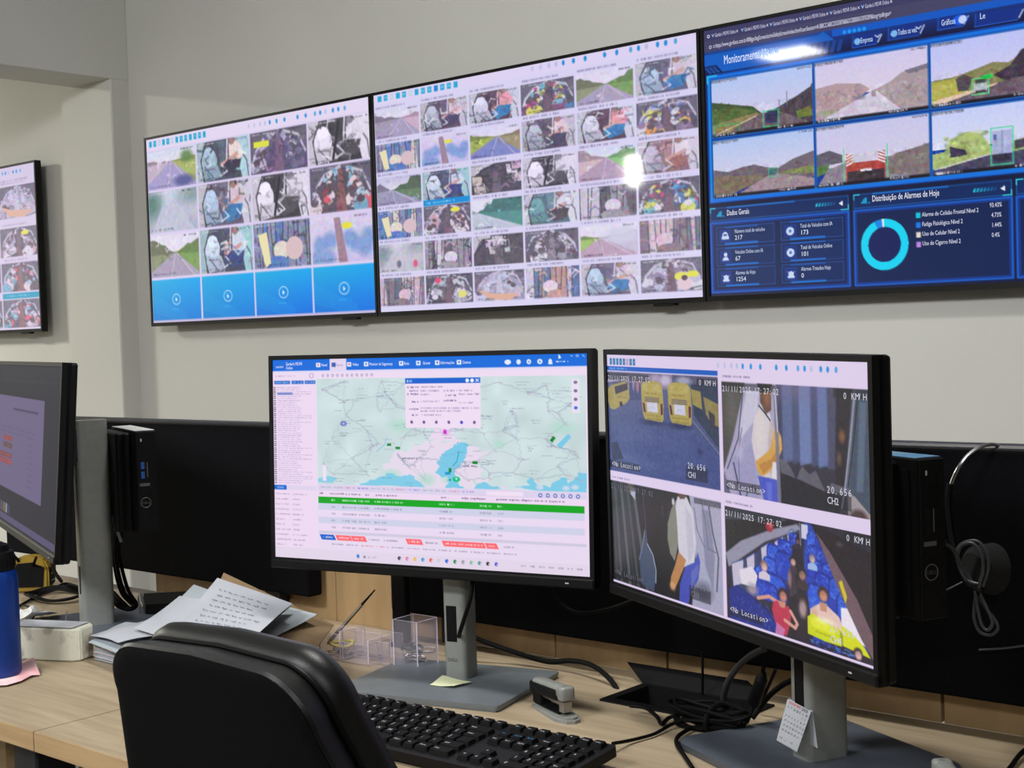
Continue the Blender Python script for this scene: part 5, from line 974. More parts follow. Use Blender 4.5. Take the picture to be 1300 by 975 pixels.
krow(0.066, X1, [('Tab', 1.5)]+[(c, 1) for c in 'QWERTYUIOP']+[('´', 1), ('[', 1), ('Enter', 1.5)])
krow(0.048, X1, [('Caps', 1.75)]+[(c, 1) for c in 'ASDFGHJKLÇ']+[('~', 1), (']', 1), ('', 1.25)])
krow(0.030, X1, [('Shift', 1.25), ('\\', 1)]+[(c, 1) for c in 'ZXCVBNM,.;/']+[('Shift', 1.75)])
krow(0.012, X1, [('Ctrl', 1.25), ('Win', 1.25), ('Alt', 1.25), ('', 6), ('AltGr', 1.25), ('Fn', 1), ('Menu', 1.25), ('Ctrl', 1.75)])
krow(0.109, X2, [('Prt', 1), ('Scr', 1), ('Brk', 1)]); krow(0.084, X2, [('Ins', 1), ('Home', 1), ('PgUp', 1)]); krow(0.066, X2, [('Del', 1), ('End', 1), ('PgDn', 1)])
krow(0.030, X2, [(None, 1), ('^', 1)]); krow(0.012, X2, [('<', 1), ('v', 1), ('>', 1)])
krow(0.109, X3, [('-', 1), ('+', 1), ('Mute', 1), ('Calc', 1)]); krow(0.084, X3, [('Num', 1), ('/', 1), ('*', 1), ('-', 1)]); krow(0.066, X3, [('7', 1), ('8', 1), ('9', 1), ('+', 1)])
krow(0.048, X3, [('4', 1), ('5', 1), ('6', 1), ('.', 1)]); krow(0.030, X3, [('1', 1), ('2', 1), ('3', 1), ('Ent', 1)]); krow(0.012, X3, [('0', 2), (',', 1), ('', 1)])
leg = nb(); legb = nb()
for s_, x, y, w_ in keys:
    if w_ not in kmesh:
        bm = nb(); W_ = w_*U-0.002; a = rrect(0, W_, 0, 0.0162, 0.0015, 1); b_ = rrect(0.0016, W_-0.0016, 0.0022, 0.0152, 0.0015, 1)
        va = [bm.verts.new((*p, 0)) for p in a]; vb = [bm.verts.new((*p, 0.0048)) for p in b_]
        for i in range(len(va)): bm.faces.new((va[i], va[(i+1) % len(va)], vb[(i+1) % len(va)], vb[i]))
        bm.faces.new(vb); bmesh.ops.recalc_face_normals(bm, faces=bm.faces); me = bpy.data.meshes.new('key'); bm.to_mesh(me); bm.free(); me.materials.append(KEYM); kmesh[w_] = me
    o = bpy.data.objects.new('key', kmesh[w_]); C.objects.link(o); o.parent = t; o.matrix_local = KT @ Matrix.Translation((x, y, 0.0121))
    if s_:
        hh = 0.0052 if len(s_) == 1 else 0.0031
        text_bm(legb if s_ in ('Home', 'Ins', 'PgUp') else leg, [(s_, x+0.0042, y+0.0082-(0.001 if len(s_) > 1 else 0.001), hh, 1.0)], Matrix.Translation((0, 0, 0.01705)))
o = obj('key_legends', leg, LEGW, t); o.matrix_local = KT; tag(o, 'white key lettering', kind='stuff'); o = obj('key_legends', legb, LEGB, t); o.matrix_local = KT; tag(o, 'blue key lettering', kind='stuff')

# ------------------------------------------------------------------ cables
def cable(name, label, pts, r, m_=None, cat='cable', group=None, sub=8, closed=False):
    bm = nb(); tube(bm, pts, r, 8, sub, closed); return tag(obj(name, bm, m_ or CABLE, smooth=True), label, cat, group)
def up_(p, dz): return (p[0], p[1], p[2]+dz)
cable('power_cable', 'thick black cable curving from behind the middle pole into the desk box', [(-1.4450, 1.5300, 0.8000), (-1.4287, 1.5400, 0.7868), (-1.3771, 1.5600, 0.7702), (-1.3165, 1.5700, 0.7607), (-1.2715, 1.5700, 0.7678), (-1.2245, 1.5600, 0.7692), (-1.1811, 1.5450, 0.7580), (-1.1528, 1.5300, 0.7410), (-1.1427, 1.5250, 0.7305), (-1.1308, 1.5200, 0.6975)], 0.0038)
cable('video_cable', 'thin black cable passing through the slot of the middle pole', [(-1.3041, 1.4000, 0.9115), (-1.2957, 1.3850, 0.8875), (-1.3105, 1.3850, 0.8532), (-1.3378, 1.4050, 0.8288), (-1.3826, 1.4500, 0.8082)], 0.0030)
cable('hanging_cable', 'black cable drooping below the left corner of the middle monitor', [(-1.4873, 1.5200, 0.8989), (-1.4879, 1.5300, 0.8755), (-1.4785, 1.5300, 0.8617), (-1.4682, 1.5400, 0.8587)], 0.003)
cable('divider_cable', 'faint black cable sagging across the divider between two lit monitors', [(-1.2958, 1.5600, 0.8875), (-1.2834, 1.5650, 0.8532), (-1.2541, 1.5700, 0.8404), (-1.2037, 1.5700, 0.8505), (-1.1472, 1.5600, 0.8715)], 0.003)
cable('keyboard_cable', 'thin black cable from the keyboard to the coil by the desk box', [(-0.9889, 1.2946, 0.7620), (-0.9937, 1.3353, 0.7550), (-0.9876, 1.3756, 0.7540), (-0.9894, 1.4155, 0.7560), (-0.9771, 1.4323, 0.7620)], 0.0022)
cable('box_cable', 'black cable leaving the front corner of the desk box', [(-1.0697, 1.4395, 0.7620), (-1.0464, 1.4418, 0.7620), (-1.0221, 1.4315, 0.7570), (-1.0030, 1.4145, 0.7550), (-1.0070, 1.4376, 0.7570), (-0.9882, 1.4419, 0.7640)], 0.0026)
cable('grey_cable', 'thick dark grey cable arching from the right monitor to the desk box', [(-0.8746, 1.4500, 0.8587), (-0.9008, 1.4600, 0.8447), (-0.9342, 1.4800, 0.8195), (-0.9616, 1.5000, 0.7894), (-0.9767, 1.5150, 0.7604), (-0.9768, 1.5200, 0.7438)], 0.0042, mat('grey_black_cable', (44, 44, 46), 0.5, rgb2=(50, 50, 52), scale=30))
cable('plug_cable', 'black cable with thick moulded plug hanging under the right monitor', [(-0.8785, 1.4600, 0.8544), (-0.8885, 1.4700, 0.8278), (-0.9032, 1.4800, 0.7943), (-0.9117, 1.4800, 0.7733), (-0.9139, 1.4700, 0.7575)], 0.0026)
bm = nb(); a_, b_ = Vector((-0.8922, 1.4720, 0.8152)), Vector((-0.9092, 1.4800, 0.7816)); cyl(bm, a_, b_, 0.0075, 0.0085, 14); cyl(bm, a_+(a_-b_)*0.25, a_, 0.0035, 0.007, 12)
tag(obj('cable_plug', bm, BLACK, smooth=True), 'black moulded plug hanging over the cable coil', 'plug')
cable('thin_cable', 'thin straight black cable slanting behind the moulded plug', [(-0.9005, 1.5200, 0.8160), (-0.9172, 1.5300, 0.7914), (-0.9294, 1.5300, 0.7673)], 0.0022)
cable('curved_cable', 'black cable curving left from behind the right pole', [(-0.8613, 1.5000, 0.8137), (-0.8780, 1.5000, 0.8045), (-0.8973, 1.5000, 0.7888), (-0.9113, 1.5000, 0.7718), (-0.9182, 1.4900, 0.7581)], 0.0036)
cable('drop_cable', 'thin black cable dropping straight down in front of the board joint', [(-1.0359, 1.5600, 0.8128), (-1.0366, 1.5600, 0.7892), (-1.0408, 1.5650, 0.7608), (-1.0441, 1.5670, 0.7362)], 0.0018)
cable('front_cable', 'black cable running along the left edge of the right stand base', [(-0.9433, 1.4390, 0.7570), (-0.9614, 1.4224, 0.7550), (-0.9569, 1.3848, 0.7550), (-0.9420, 1.3580, 0.7545), (-0.9119, 1.3284, 0.7540), (-0.8741, 1.2911, 0.7540)], 0.0026)
cc = Vector((-0.9527, 1.4448, 0.7620)); rnd = random.Random(4); bm = nb()
for k in range(9):
    rx, ry, dz = 0.048+rnd.uniform(-.006, .012), 0.016+rnd.uniform(-.003, .008), rnd.uniform(-0.006, 0.014)
    tube(bm, [cc+Vector((rx*math.cos(q*PI/6), ry*math.sin(q*PI/6)+rnd.uniform(-.002, .002), dz+0.004*math.sin(q*PI/3+k))) for q in range(12)], 0.0026, 6, 4, True)
tt = thing('cable_coil', 'bundled coil of black cable in front of the desk box', 'cable', cc)
for v in bm.verts: v.co -= cc
obj('loops', bm, CABLE, tt, smooth=True)
bm = nb(); tube(bm, [(0.012, 0.026*math.cos(q*PI/5), 0.003+0.016*math.sin(q*PI/5)) for q in range(10)], 0.0034, 6, 4, True); obj('tie', bm, MATTE, tt, smooth=True)

# desk box with raised lid
t = thing('desk_cable_box', 'black desk cable box with its lid raised, right of the stapler', 'cable box', ((GX0+GX1)/2, (GY0+GY1)/2, ZD)); hx, hy = (GX1-GX0)/2, (GY1-GY0)/2
bm = nb()
for a in ((-hx, hx, -hy, -hy+0.014), (-hx, hx, hy-0.014, hy), (-hx, -hx+0.014, -hy+0.014, hy-0.014), (hx-0.014, hx, -hy+0.014, hy-0.014)): box(bm, *a, 0, 0.003)
obj('rim', bm, BLACK, t)
bm = nb(); i = hx-0.0135; j = hy-0.0135
box(bm, -i, i, -j, j, -0.09, -0.087)
for a in ((-i, i, -j, -j+0.001), (-i, i, j-0.001, j), (-i, -i+0.001, -j, j), (i-0.001, i, -j, j)): box(bm, *a, -0.088, 0.001)
obj('inner_tray', bm, MATTE, t)
L0 = Vector((-1.1412, 1.5720, 0.7480)); L1 = Vector((-0.9532, 1.5750, 0.7516)); L2 = Vector((-0.9919, 1.6020, 0.7696)); L3 = Vector((-1.1925, 1.6020, 0.7685)); o_ = Vector(t.location)
bm = nb(); L4 = Vector((-0.9811, 1.5980, 0.7645)); q = [L0-o_, L1-o_, L4-o_, L2-o_, L3-o_]; n_ = (q[1]-q[0]).cross(q[4]-q[0]).normalized()*0.003
va = [bm.verts.new(p) for p in q]; vb = [bm.verts.new(p+n_) for p in q]
for k in range(5): bm.faces.new((va[k], va[(k+1) % 5], vb[(k+1) % 5], vb[k]))
bm.faces.new(va[::-1]); bm.faces.new(vb); obj('lid', bm, MATTE, t)
# ------------------------------------------------------------------ stapler
def stapler(loc, rz, label):
    t = thing('stapler', label, 'stapler', loc, rz, None); t.scale = (1.0, 1.0, 0.72)
    bm = nb(); pts = [(-0.045, -0.010), (0.0, -0.015), (0.035, -0.0165), (0.052, -0.010), (0.056, 0), (0.052, 0.010), (0.035, 0.0165), (0.0, 0.015), (-0.045, 0.010)]
    prism(bm, pts, 0, 0.006); prism(bm, [(x*0.93, y*0.82) for x, y in pts], 0.006, 0.010); obj('base', bm, GREYP, t, smooth=True)
    bm = nb(); box(bm, -0.040, 0.028, -0.0085, 0.0085, 0.010, 0.013); box(bm, 0.012, 0.03, -0.006, 0.006, 0.012, 0.0145, 0.001, 1); obj('anvil_plate', bm, MATTE, t)
    bm = nb(); box(bm, -0.046, -0.022, -0.009, 0.009, 0.010, 0.032, 0.003, 2); obj('hinge', bm, MATTE, t)
    bm = nb(); box(bm, -0.050, 0.026, -0.0115, 0.0115, 0.029, 0.050, 0.004, 2); 
    mt = Matrix.Translation((-0.046, 0, 0.03)) @ Matrix.Rotation(-0.06, 4, 'Y') @ Matrix.Translation((0.046, 0, -0.03)); bmesh.ops.transform(bm, matrix=mt, verts=bm.verts); obj('side_grip', bm, BLACK, t, smooth=True)
    bm = nb(); box(bm, -0.046, 0.040, -0.0095, 0.0095, 0.034, 0.056, 0.006, 3); box(bm, 0.026, 0.042, -0.0105, 0.0105, 0.030, 0.056, 0.005, 3); bmesh.ops.transform(bm, matrix=mt, verts=bm.verts); obj('top_arm', bm, GREYP, t, smooth=True)
    bm = nb(); box(bm, 0.026, 0.037, -0.007, 0.007, 0.014, 0.034, 0.001, 1); box(bm, -0.04, 0.03, -0.005, 0.005, 0.026, 0.032); obj('staple_head', bm, STEEL, t)
SP0 = Vector((-1.1986, 1.4054, 0.7530)); SP1 = Vector((-1.1079, 1.3676, 0.7530)); sd = SP1-SP0
stapler(((SP0.x+SP1.x)/2, (SP0.y+SP1.y)/2, ZD), math.atan2(sd.y, sd.x), 'grey and black stapler standing beside the middle monitor base')
s2 = (-0.5917, 1.3365, 0.7700); stapler((s2[0], s2[1], ZD), 2.25, 'grey stapler at the bottom right edge of the photo')
cable('loose_cable', 'short black cable at the bottom right corner of the desk', [(-0.5975, 1.5733, 0.7600), (-0.5994, 1.5403, 0.7570), (-0.5908, 1.4816, 0.7550), (-0.5854, 1.4461, 0.7550)], 0.0028)

# ------------------------------------------------------------------ sticky note, calendar
bm = nb(); z = 0.7655; sheet(bm, [ZP(-2.8028, 2.8158, z), ZP(-2.8298, 2.8960, z+.002), ZP(-2.7226, 2.9022, z+.001), ZP(-2.7194, 2.8295, z)], 8, 6, 0.0005, 0.0016, 3)
tag(obj('sticky_note', bm, STICKY), 'pale yellow sticky note on the base at the foot of the middle pole', 'sticky note')
A_, B_, C_, D_ = [Vector(v) for v in ((-0.7961, 1.3680, 0.8282), (-0.7611, 1.3580, 0.8217), (-0.7668, 1.3350, 0.7816), (-0.7980, 1.3450, 0.7869))]
t = thing('desk_calendar', 'small white calendar card leaning against the right monitor pole', 'calendar', (D_+C_)/2); o_ = Vector(t.location)
bm = nb(); sheet(bm, [A_-o_, B_-o_, C_-o_, D_-o_], 4, 4, 0.0008, 0.0, 1); obj('front_card', bm, PAPER, t)
bk = [B_-o_, B_-o_+Vector((0.001, 0.004, -0.001)), C_-o_+Vector((0.016, 0.02, 0.001)), C_-o_+Vector((0.006, 0.0, 0.004))]
bm = nb(); sheet(bm, [A_-o_+Vector((0, 0.003, 0)), B_-o_+Vector((0, 0.003, 0)), C_-o_+Vector((0.012, 0.024, 0)), D_-o_+Vector((0.012, 0.024, 0))], 4, 4, 0.0006, 0.0, 2); obj('back_card', bm, PAPER, t)
ux = (B_-A_); uy = (A_-D_); wx, wy = ux.length, uy.length; ux.normalize(); uy = (uy-ux*uy.dot(ux)).normalized(); un = ux.cross(uy); sk = (A_-D_).dot(ux)
mt = Matrix((ux, uy, un)).transposed().to_4x4(); mt.translation = D_-o_+un*0.0008
bm = nb(); it = [('MDVR', wx*.62, wy*.86, wy*.05, 1.0)]; 
for r in range(5):
    for c in range(7):
        d_ = r*7+c-4
        if 0 < d_ < 31: it.append((str(d_), wx*(.07+.125*c)+sk*(.2+.13*(4-r))*0.9, wy*(.26+.11*(4-r)), wy*.045, 1.0))
text_bm(bm, [(s_, x, y, h, q) for s_, x, y, h, q in it[1:]], mt); text_bm(bm, [('2025', wx*.6+sk*.8, wy*.88, wy*.07, 1.0)], mt)
for c, s_ in enumerate('STQQSSD'): text_bm(bm, [(s_, wx*(.07+.125*c)+sk*.75, wy*.79, wy*.055, 1.0)], mt)
for c in range(4): text_bm(bm, [('..:' if c % 2 else '~i', wx*(.05+.22*c), wy*.07, wy*.07, 1.2)], mt)
tag(obj('printed_dates', bm, INKP, t), kind='stuff')
bm = nb(); text_bm(bm, [('NOVEMBRO', wx*.05+sk*.8, wy*.89, wy*.06, 0.9), ('1', wx*.07+sk*.6, wy*.15, wy*.03, 1.0)], mt); tag(obj('printed_month', bm, RED, t), kind='stuff')

# ------------------------------------------------------------------ acrylic organiser, pen, clips
t = thing('desk_organizer', 'clear acrylic desk organiser with compartments, left of the middle pole', 'organizer', (-1.5268, 1.4245, 0.7500)); o_ = Vector(t.location)
def wallp(a, b_, z0, z1, th=0.0025, name='wall_pane'):
    a, b_ = Vector(a), Vector(b_); d = (b_-a); d.z = 0; n_ = Vector((-d.y, d.x, 0)).normalized()*th
    bm = nb(); P_ = [a, b_, b_+n_, a+n_]
    v0 = [bm.verts.new((p.x-o_.x, p.y-o_.y, z0-ZD)) for p in P_]; v1 = [bm.verts.new((p.x-o_.x, p.y-o_.y, (z1 if i in (0, 3) else (z1 if not isinstance(z1, tuple) else z1[1]))-ZD)) for i, p in enumerate(P_)]
    for k in range(4): bm.faces.new((v0[k], v0[(k+1) % 4], v1[(k+1) % 4], v1[k]))
    bm.faces.new(v0[::-1]); bm.faces.new(v1)
    o = obj(name, bm, ACRYL, t); o.data.materials.append(ACRYE); ar = sorted(p.area for p in o.data.polygons)
    for p in o.data.polygons: p.material_index = 0 if p.area >= ar[-2]*0.99 else 1
F0 = Vector((-1.6568, 1.4227, 0.7500)); F1 = Vector((-1.4911, 1.4309, 0.7500)); F2 = Vector((-1.4776, 1.4926, 0.7500)); ex = (F1-F0).normalized(); ey = Vector((-ex.y, ex.x, 0))
def G(u, v): return F0+ex*u+ey*v
LN = (F1-F0).length
bm = nb(); box(bm, 0, LN+0.045, 0, 0.055, 0.0005, 0.004); mt = Matrix((ex, ey, Vector((0, 0, 1)))).transposed().to_4x4(); mt.translation = F0-o_; bmesh.ops.transform(bm, matrix=mt, verts=bm.verts); obj('base_tray', bm, ACRYL, t)
wallp(G(0, 0), G(0.045, 0), ZD+.004, ZD+.042); wallp(G(0, 0.05), G(0.045, 0.05), ZD+.004, ZD+.042); wallp(G(0.0025, 0.0), G(0.0025, 0.05), ZD+.004, ZD+.042); wallp(G(0.047, 0), G(0.047, 0.05), ZD+.004, ZD+.048)
wallp(G(0.05, 0.0), G(0.105, 0.0), ZD+.004, ZD+.032); wallp(G(0.05, 0.03), G(0.105, 0.03), ZD+.004, ZD+.044); wallp(G(0.107, 0), G(0.107, 0.05), ZD+.004, ZD+.04); wallp(G(0.05, 0.05), G(0.13, 0.05), ZD+.004, ZD+.044)
wallp(G(0.11, 0.015), G(0.135, 0.015), ZD+.004, ZD+.036)
x0 = LN-0.008
wallp(G(x0, 0), G(x0+0.047, 0), ZD+.004, ZD+.078); wallp(G(x0, 0.045), G(x0+0.047, 0.045), ZD+.004, ZD+.078); wallp(G(x0+0.0025, 0), G(x0+0.0025, 0.045), ZD+.004, ZD+.078); wallp(G(x0+0.05, 0), G(x0+0.05, 0.045), ZD+.004, ZD+.078)
def wire_clip(c, s_, rnd, k):
    c = Vector(c); q = Matrix.Rotation(rnd.uniform(0, 6), 3, 'Z') @ Matrix.Rotation(rnd.uniform(.6, 1.5), 3, 'X')
    P_ = [(-.010, -.003, 0), (.008, -.003, 0), (.011, 0, 0), (.008, .0035, 0), (-.007, .0035, 0), (-.009, .001, 0), (-.007, -.0015, 0), (.006, -.0015, 0)]
    bm = nb(); tube(bm, [c+q @ (Vector(p)*s_) for p in P_], 0.0006*s_, 6, 4)
    tag(obj('paper_clip', bm, STEEL, smooth=True), 'wire paper clip in the tall acrylic compartment', 'paper clip', 'paper clips in the tall compartment')
rnd = random.Random(12)
for k in range(12): wire_clip(G(x0+0.013+rnd.uniform(0, 0.024), 0.013+rnd.uniform(0, 0.02)) + Vector((0, 0, 0.014+0.0022*k)), 1.25, rnd, k)
for k in range(5):
    bm = nb(); c_ = G(0.013+rnd.uniform(0, .02), 0.014+rnd.uniform(0, .02))+Vector((0, 0, .0065+.0016*k)); a = rnd.uniform(0, PI)
    tube(bm, [c_+Vector((0.011*math.cos(q*PI/4)*math.cos(a)-0.007*math.sin(q*PI/4)*math.sin(a), 0.011*math.cos(q*PI/4)*math.sin(a)+0.007*math.sin(q*PI/4)*math.cos(a), 0)) for q in range(8)], 0.0008, 6, 3, True)
    tag(obj('wire_ring', bm, STEEL, smooth=True), 'grey wire ring in the low acrylic compartment', 'ring', 'wire rings in the low compartment')
bm = nb(); c_ = G(0.024, 0.024)+Vector((0, 0, .022)); tube(bm, [c_+Vector((0.021*math.cos(q*PI/6)*ex.x-0.017*math.sin(q*PI/6)*ex.y, 0.021*math.cos(q*PI/6)*ex.y+0.017*math.sin(q*PI/6)*ex.x, 0.002*math.sin(q))) for q in range(12)], 0.0026, 6, 3, True)
tag(obj('rubber_band', bm, GOLDP, smooth=True), 'yellowed rubber band around the low acrylic compartment contents', 'rubber band')
pa, pb = G(0.018, 0.02)+Vector((0, 0, 0.006)), Vector((-1.6086, 1.5000, 0.8489))
pa = Vector((-1.6822, 1.4604, 0.7620)); pb = pa + (Vector((-1.6407, 1.5300, 0.8421))-pa)
t = thing('pen', 'thin brown pen standing tilted in the acrylic organiser', 'pen', pa); d = pb-pa
bm = nb(); cyl(bm, (0, 0, 0), d*0.08, 0.0008, 0.003, 10); cyl(bm, d*0.08, d*0.72, 0.003, 0.0028, 10); obj('barrel', bm, PENB, t, smooth=True)
bm = nb(); cyl(bm, d*0.72, d, 0.0022, 0.0012, 10); obj('cap', bm, MATTE, t, smooth=True)

# ------------------------------------------------------------------ papers
GP = 'loose white papers heaped on the left desk'
def paper(label, c, m_=None, seed=0, curl=0.003, th=0.0006, name='paper_sheet', cat='paper', grp=GP):
    bm = nb(); sheet(bm, c, 10, 8, th, curl, seed); return tag(obj(name, bm, m_ or PAPER, smooth=False), label, cat, grp)
c0 = Vector((-1.9547, 1.2132, 0.7500)); c1 = Vector((-1.8831, 1.2110, 0.7500))
pd = Vector((0.62, 0.78, 0)); pe = Vector((0.84, -0.54, 0)).normalized(); pd = (c1-c0).normalized(); pe = Vector((-pd.y, pd.x, 0))
for k in range(16):
    rr = random.Random(k); q = c0+pe*rr.uniform(-.004, .004)+pd*rr.uniform(-.004, .004)+Vector((0, 0, 0.0007+0.0017*k)); L_, W_ = 0.24, 0.17
    bm = nb(); P_ = [q, q+pd*L_, q+pd*L_+pe*W_, q+pe*W_]; v0 = [bm.verts.new(p) for p in P_]; v1 = [bm.verts.new(p+Vector((0, 0, 0.0013))) for p in P_]
    for i in range(4): bm.faces.new((v0[i], v0[(i+1) % 4], v1[(i+1) % 4], v1[i]))
    bm.faces.new(v0[::-1]); bm.faces.new(v1)
    tag(obj('paper_bundle', bm, [PAPER, PAPERB, PAPER, mat('pinkish_paper', (214, 198, 202), .8, rgb2=(206, 190, 196), scale=20)][k % 4] if k % 4 == 3 else [PAPER, PAPERB, PAPER][k % 4]), 'thin bundle of sheets in the squared pile behind the chair back', 'paper', 'squared paper pile behind the chair back')
z = 0.782
paper('white sheet with curled corner over the near left end of the pile', [ZP(-4.1692, 2.5637, z), ZP(-3.6182, 2.4724, z), ZP(-3.9820, 2.9037, z+.004), ZP(-4.3441, 2.8271, z)], PAPERB, 1, .003)
paper('white sheet lying furthest left, its corner over the grey stand base', [ZP(-4.2665, 2.6308, z+.006), ZP(-4.0479, 2.6006, z+.008), ZP(-4.0301, 2.8727, z+.02), ZP(-4.3415, 2.9592, z+.012)], PAPER, 2, .004)
h0 = [(-1.8768, 1.2060, 0.7900), (-1.5089, 1.1880, 0.7900), (-1.6218, 1.3912, 0.8300), (-1.7763, 1.4048, 0.8400)]
paper('sheet fanned out furthest right, pale blue-white, under the handwritten page', [(-1.5905, 1.2110, 0.7850), (-1.6470, 1.3216, 0.8000), (-1.6411, 1.4078, 0.8250), (-1.7649, 1.4031, 0.8300)], PAPERB, 3, .002)
paper('broad blank sheet rising at the far left of the heap', [(-1.8900, 1.2436, 0.8000), (-1.5114, 1.1905, 0.8000), (-1.7454, 1.3337, 0.8400), (-1.8982, 1.3375, 0.8400)], PAPER, 4, .003)
paper('blank sheet just left of the handwritten page', [(-1.8556, 1.2493, 0.8030), (-1.6121, 1.2279, 0.7900), (-1.8307, 1.4152, 0.8250), (-1.9058, 1.3715, 0.8520)], PAPERB, 5, .002)
paper('dark grey printed sheet peeking out right of the handwritten page', [(-1.6584, 1.2505, 0.8120), (-1.6322, 1.2764, 0.8150), (-1.6748, 1.3896, 0.8380), (-1.7235, 1.3623, 0.8350)], PAPERG, 6, .001)
H_ = [Vector(v) for v in ((-1.7598, 1.2289, 0.8180), (-1.6078, 1.2514, 0.8180), (-1.6492, 1.3654, 0.8460), (-1.8434, 1.3730, 0.8680))]
bm = nb(); gr = sheet(bm, H_, 10, 8, .0006, .001, 7); o = tag(obj('paper_sheet', bm, PAPER), 'top white sheet covered with lines of handwriting', 'paper', GP)
# handwriting follows the sheet
hu = (H_[1]-H_[0]); hv = (H_[3]-H_[0]); hn = hu.cross(hv).normalized(); rnd = random.Random(8); bm = nb()
def HP(u, v): return H_[0].lerp(H_[1], u).lerp(H_[3].lerp(H_[2], u), v)+Vector((0, 0, .0016))
for li in range(7):
    v_ = .80-.1*li; u_ = .12+rnd.uniform(0, .06)
    while u_ < .86-rnd.uniform(0, .15):
        wl = rnd.uniform(.04, .1); n_ = max(4, int(wl*130)); P_ = [HP(u_+wl*k/n_, v_+.017*math.sin(k*2.1)*rnd.uniform(.3, 1)+.006*rnd.uniform(-1, 1)) for k in range(n_)]
        tube(bm, P_, 0.00042, 3, 0); u_ += wl+.022
tag(obj('handwriting', bm, INK, o), kind='stuff')
# envelope and lower right papers
paper('brown kraft envelope behind and under the handwritten page', [(-1.8478, 1.3404, 0.8000), (-1.5333, 1.3007, 0.7950), (-1.6481, 1.4468, 0.8000), (-1.8716, 1.4070, 0.8680)], KRAFT, 9, .0, .0012, 'envelope', 'envelope', None)
for k in range(4):
    z = .7575+.004*k; paper('white sheet low in the heap near the acrylic organiser', [ZP(-3.4412, 2.5904, z), ZP(-3.3803, 2.7150, z), ZP(-3.6059, 3.0867, z), ZP(-3.8845, 3.1200, z)], [PAPERB, PAPERG, PAPER, PAPERB][k], 20+k, .001)
# black toothed-edge notebook
N0, N1 = Vector((-2.1012, 1.4071, 0.7900)), Vector((-2.1197, 1.5246, 0.7900))
t = thing('notebook', 'black spiral notebook under the far papers', 'notebook', (-2.1368, 1.4360, 0.7500)); o_ = Vector(t.location)
q0 = Vector((-2.1421, 1.4366, 0.7550)); q1 = Vector((-2.2291, 1.4927, 0.7620)); 
bm = nb(); ax = Vector((-0.16, 0.10, 0)); ay = Vector((0.115, 0.13, 0)); P_ = [Vector((-2.1576, 1.4469, 0.7500)), Vector((-2.1576, 1.4469, 0.7500))+ay*.9, Vector((-2.1576, 1.4469, 0.7500))+ay*.9+ax*0.62, Vector((-2.1576, 1.4469, 0.7500))+ax*.62]
v0 = [bm.verts.new(p-o_) for p in P_]; v1 = [bm.verts.new(p-o_+Vector((0, 0, .028))) for p in P_]
for i in range(4): bm.faces.new((v0[i], v0[(i+1) % 4], v1[(i+1) % 4], v1[i]))
bm.faces.new(v0[::-1]); bm.faces.new(v1); obj('cover', bm, MATTE, t)
for k in range(9):
    bm = nb(); c_ = P_[0]-o_+(ax*.62)*(k+.5)/9+Vector((0, 0, .014)); tube(bm, [c_+Vector((-.004+.006*math.cos(q*PI/4)*.6, -.004+.006*math.cos(q*PI/4)*.6, .016*math.sin(q*PI/4))) for q in range(8)], .0011, 5, 3, True); obj('spiral_ring', bm, LOGO, t, smooth=True)

# ------------------------------------------------------------------ left end of the desk
t = thing('water_bottle', 'blue metal water bottle with black cap at the left edge', 'bottle', (*(-1.9915, 1.0671, 0.7500)[:2], ZD+.001))
bm = nb(); lathe(bm, [(0.033, 0), (0.0355, 0.003), (0.036, 0.01), (0.036, 0.145), (0.0345, 0.155), (0.031, 0.162), (0.029, 0.165)]); obj('body', bm, BLUEM, t, smooth=True)
bm = nb(); lathe(bm, [(0.030, 0.161), (0.0325, 0.163), (0.0325, 0.184), (0.031, 0.1895), (0.025, 0.191), (0.024, 0.2), (0.016, 0.203), (0.015, 0.204)]); cap = obj('cap', bm, BLACK, t, smooth=True)
bm = nb()
for k in range(28): a = 2*PI*k/28; box(bm, -0.0008, 0.0008, -0.0008, 0.0008, 0.166, 0.183, mtx=Matrix.Rotation(a, 4, 'Z') @ Matrix.Translation((0.0327, 0, 0)))
obj('grip_ribs', bm, MATTE, cap)
bm = nb(); z = .7522; rnd = random.Random(3); cx_, cy_ = (-1.9841, 1.0720, 0.7500)[:2]; ctr = Vector((cx_, cy_, z)); ring = [Vector(p) for p in (ZP(-4.0016, 2.0753, z), ZP(-3.8674, 2.0534, z), ZP(-3.8397, 2.0831, z), ZP(-3.8458, 2.1347, z), ZP(-3.8829, 2.1896, z), ZP(-3.8784, 2.2159, z), ZP(-3.9923, 2.2715, z+.006), ZP(-4.1022, 2.3243, z+.012), ZP(-4.1016, 2.2991, z+.008), ZP(-4.0611, 2.2381, z+.002), ZP(-4.0979, 2.1524, z))]
cv = bm.verts.new(ctr); rv = [bm.verts.new(p+Vector((0, 0, rnd.uniform(0, .003)))) for p in ring]; mid = [bm.verts.new(ctr.lerp(p, .6)+Vector((0, 0, 0.0))) for p in ring]
for i in range(len(rv)): j = (i+1) % len(rv); bm.faces.new((cv, mid[i], mid[j])); bm.faces.new((mid[i], rv[i], rv[j], mid[j]))
tag(obj('paper_napkin', bm, PINK), 'crumpled pink and white napkin under the blue bottle', 'napkin')
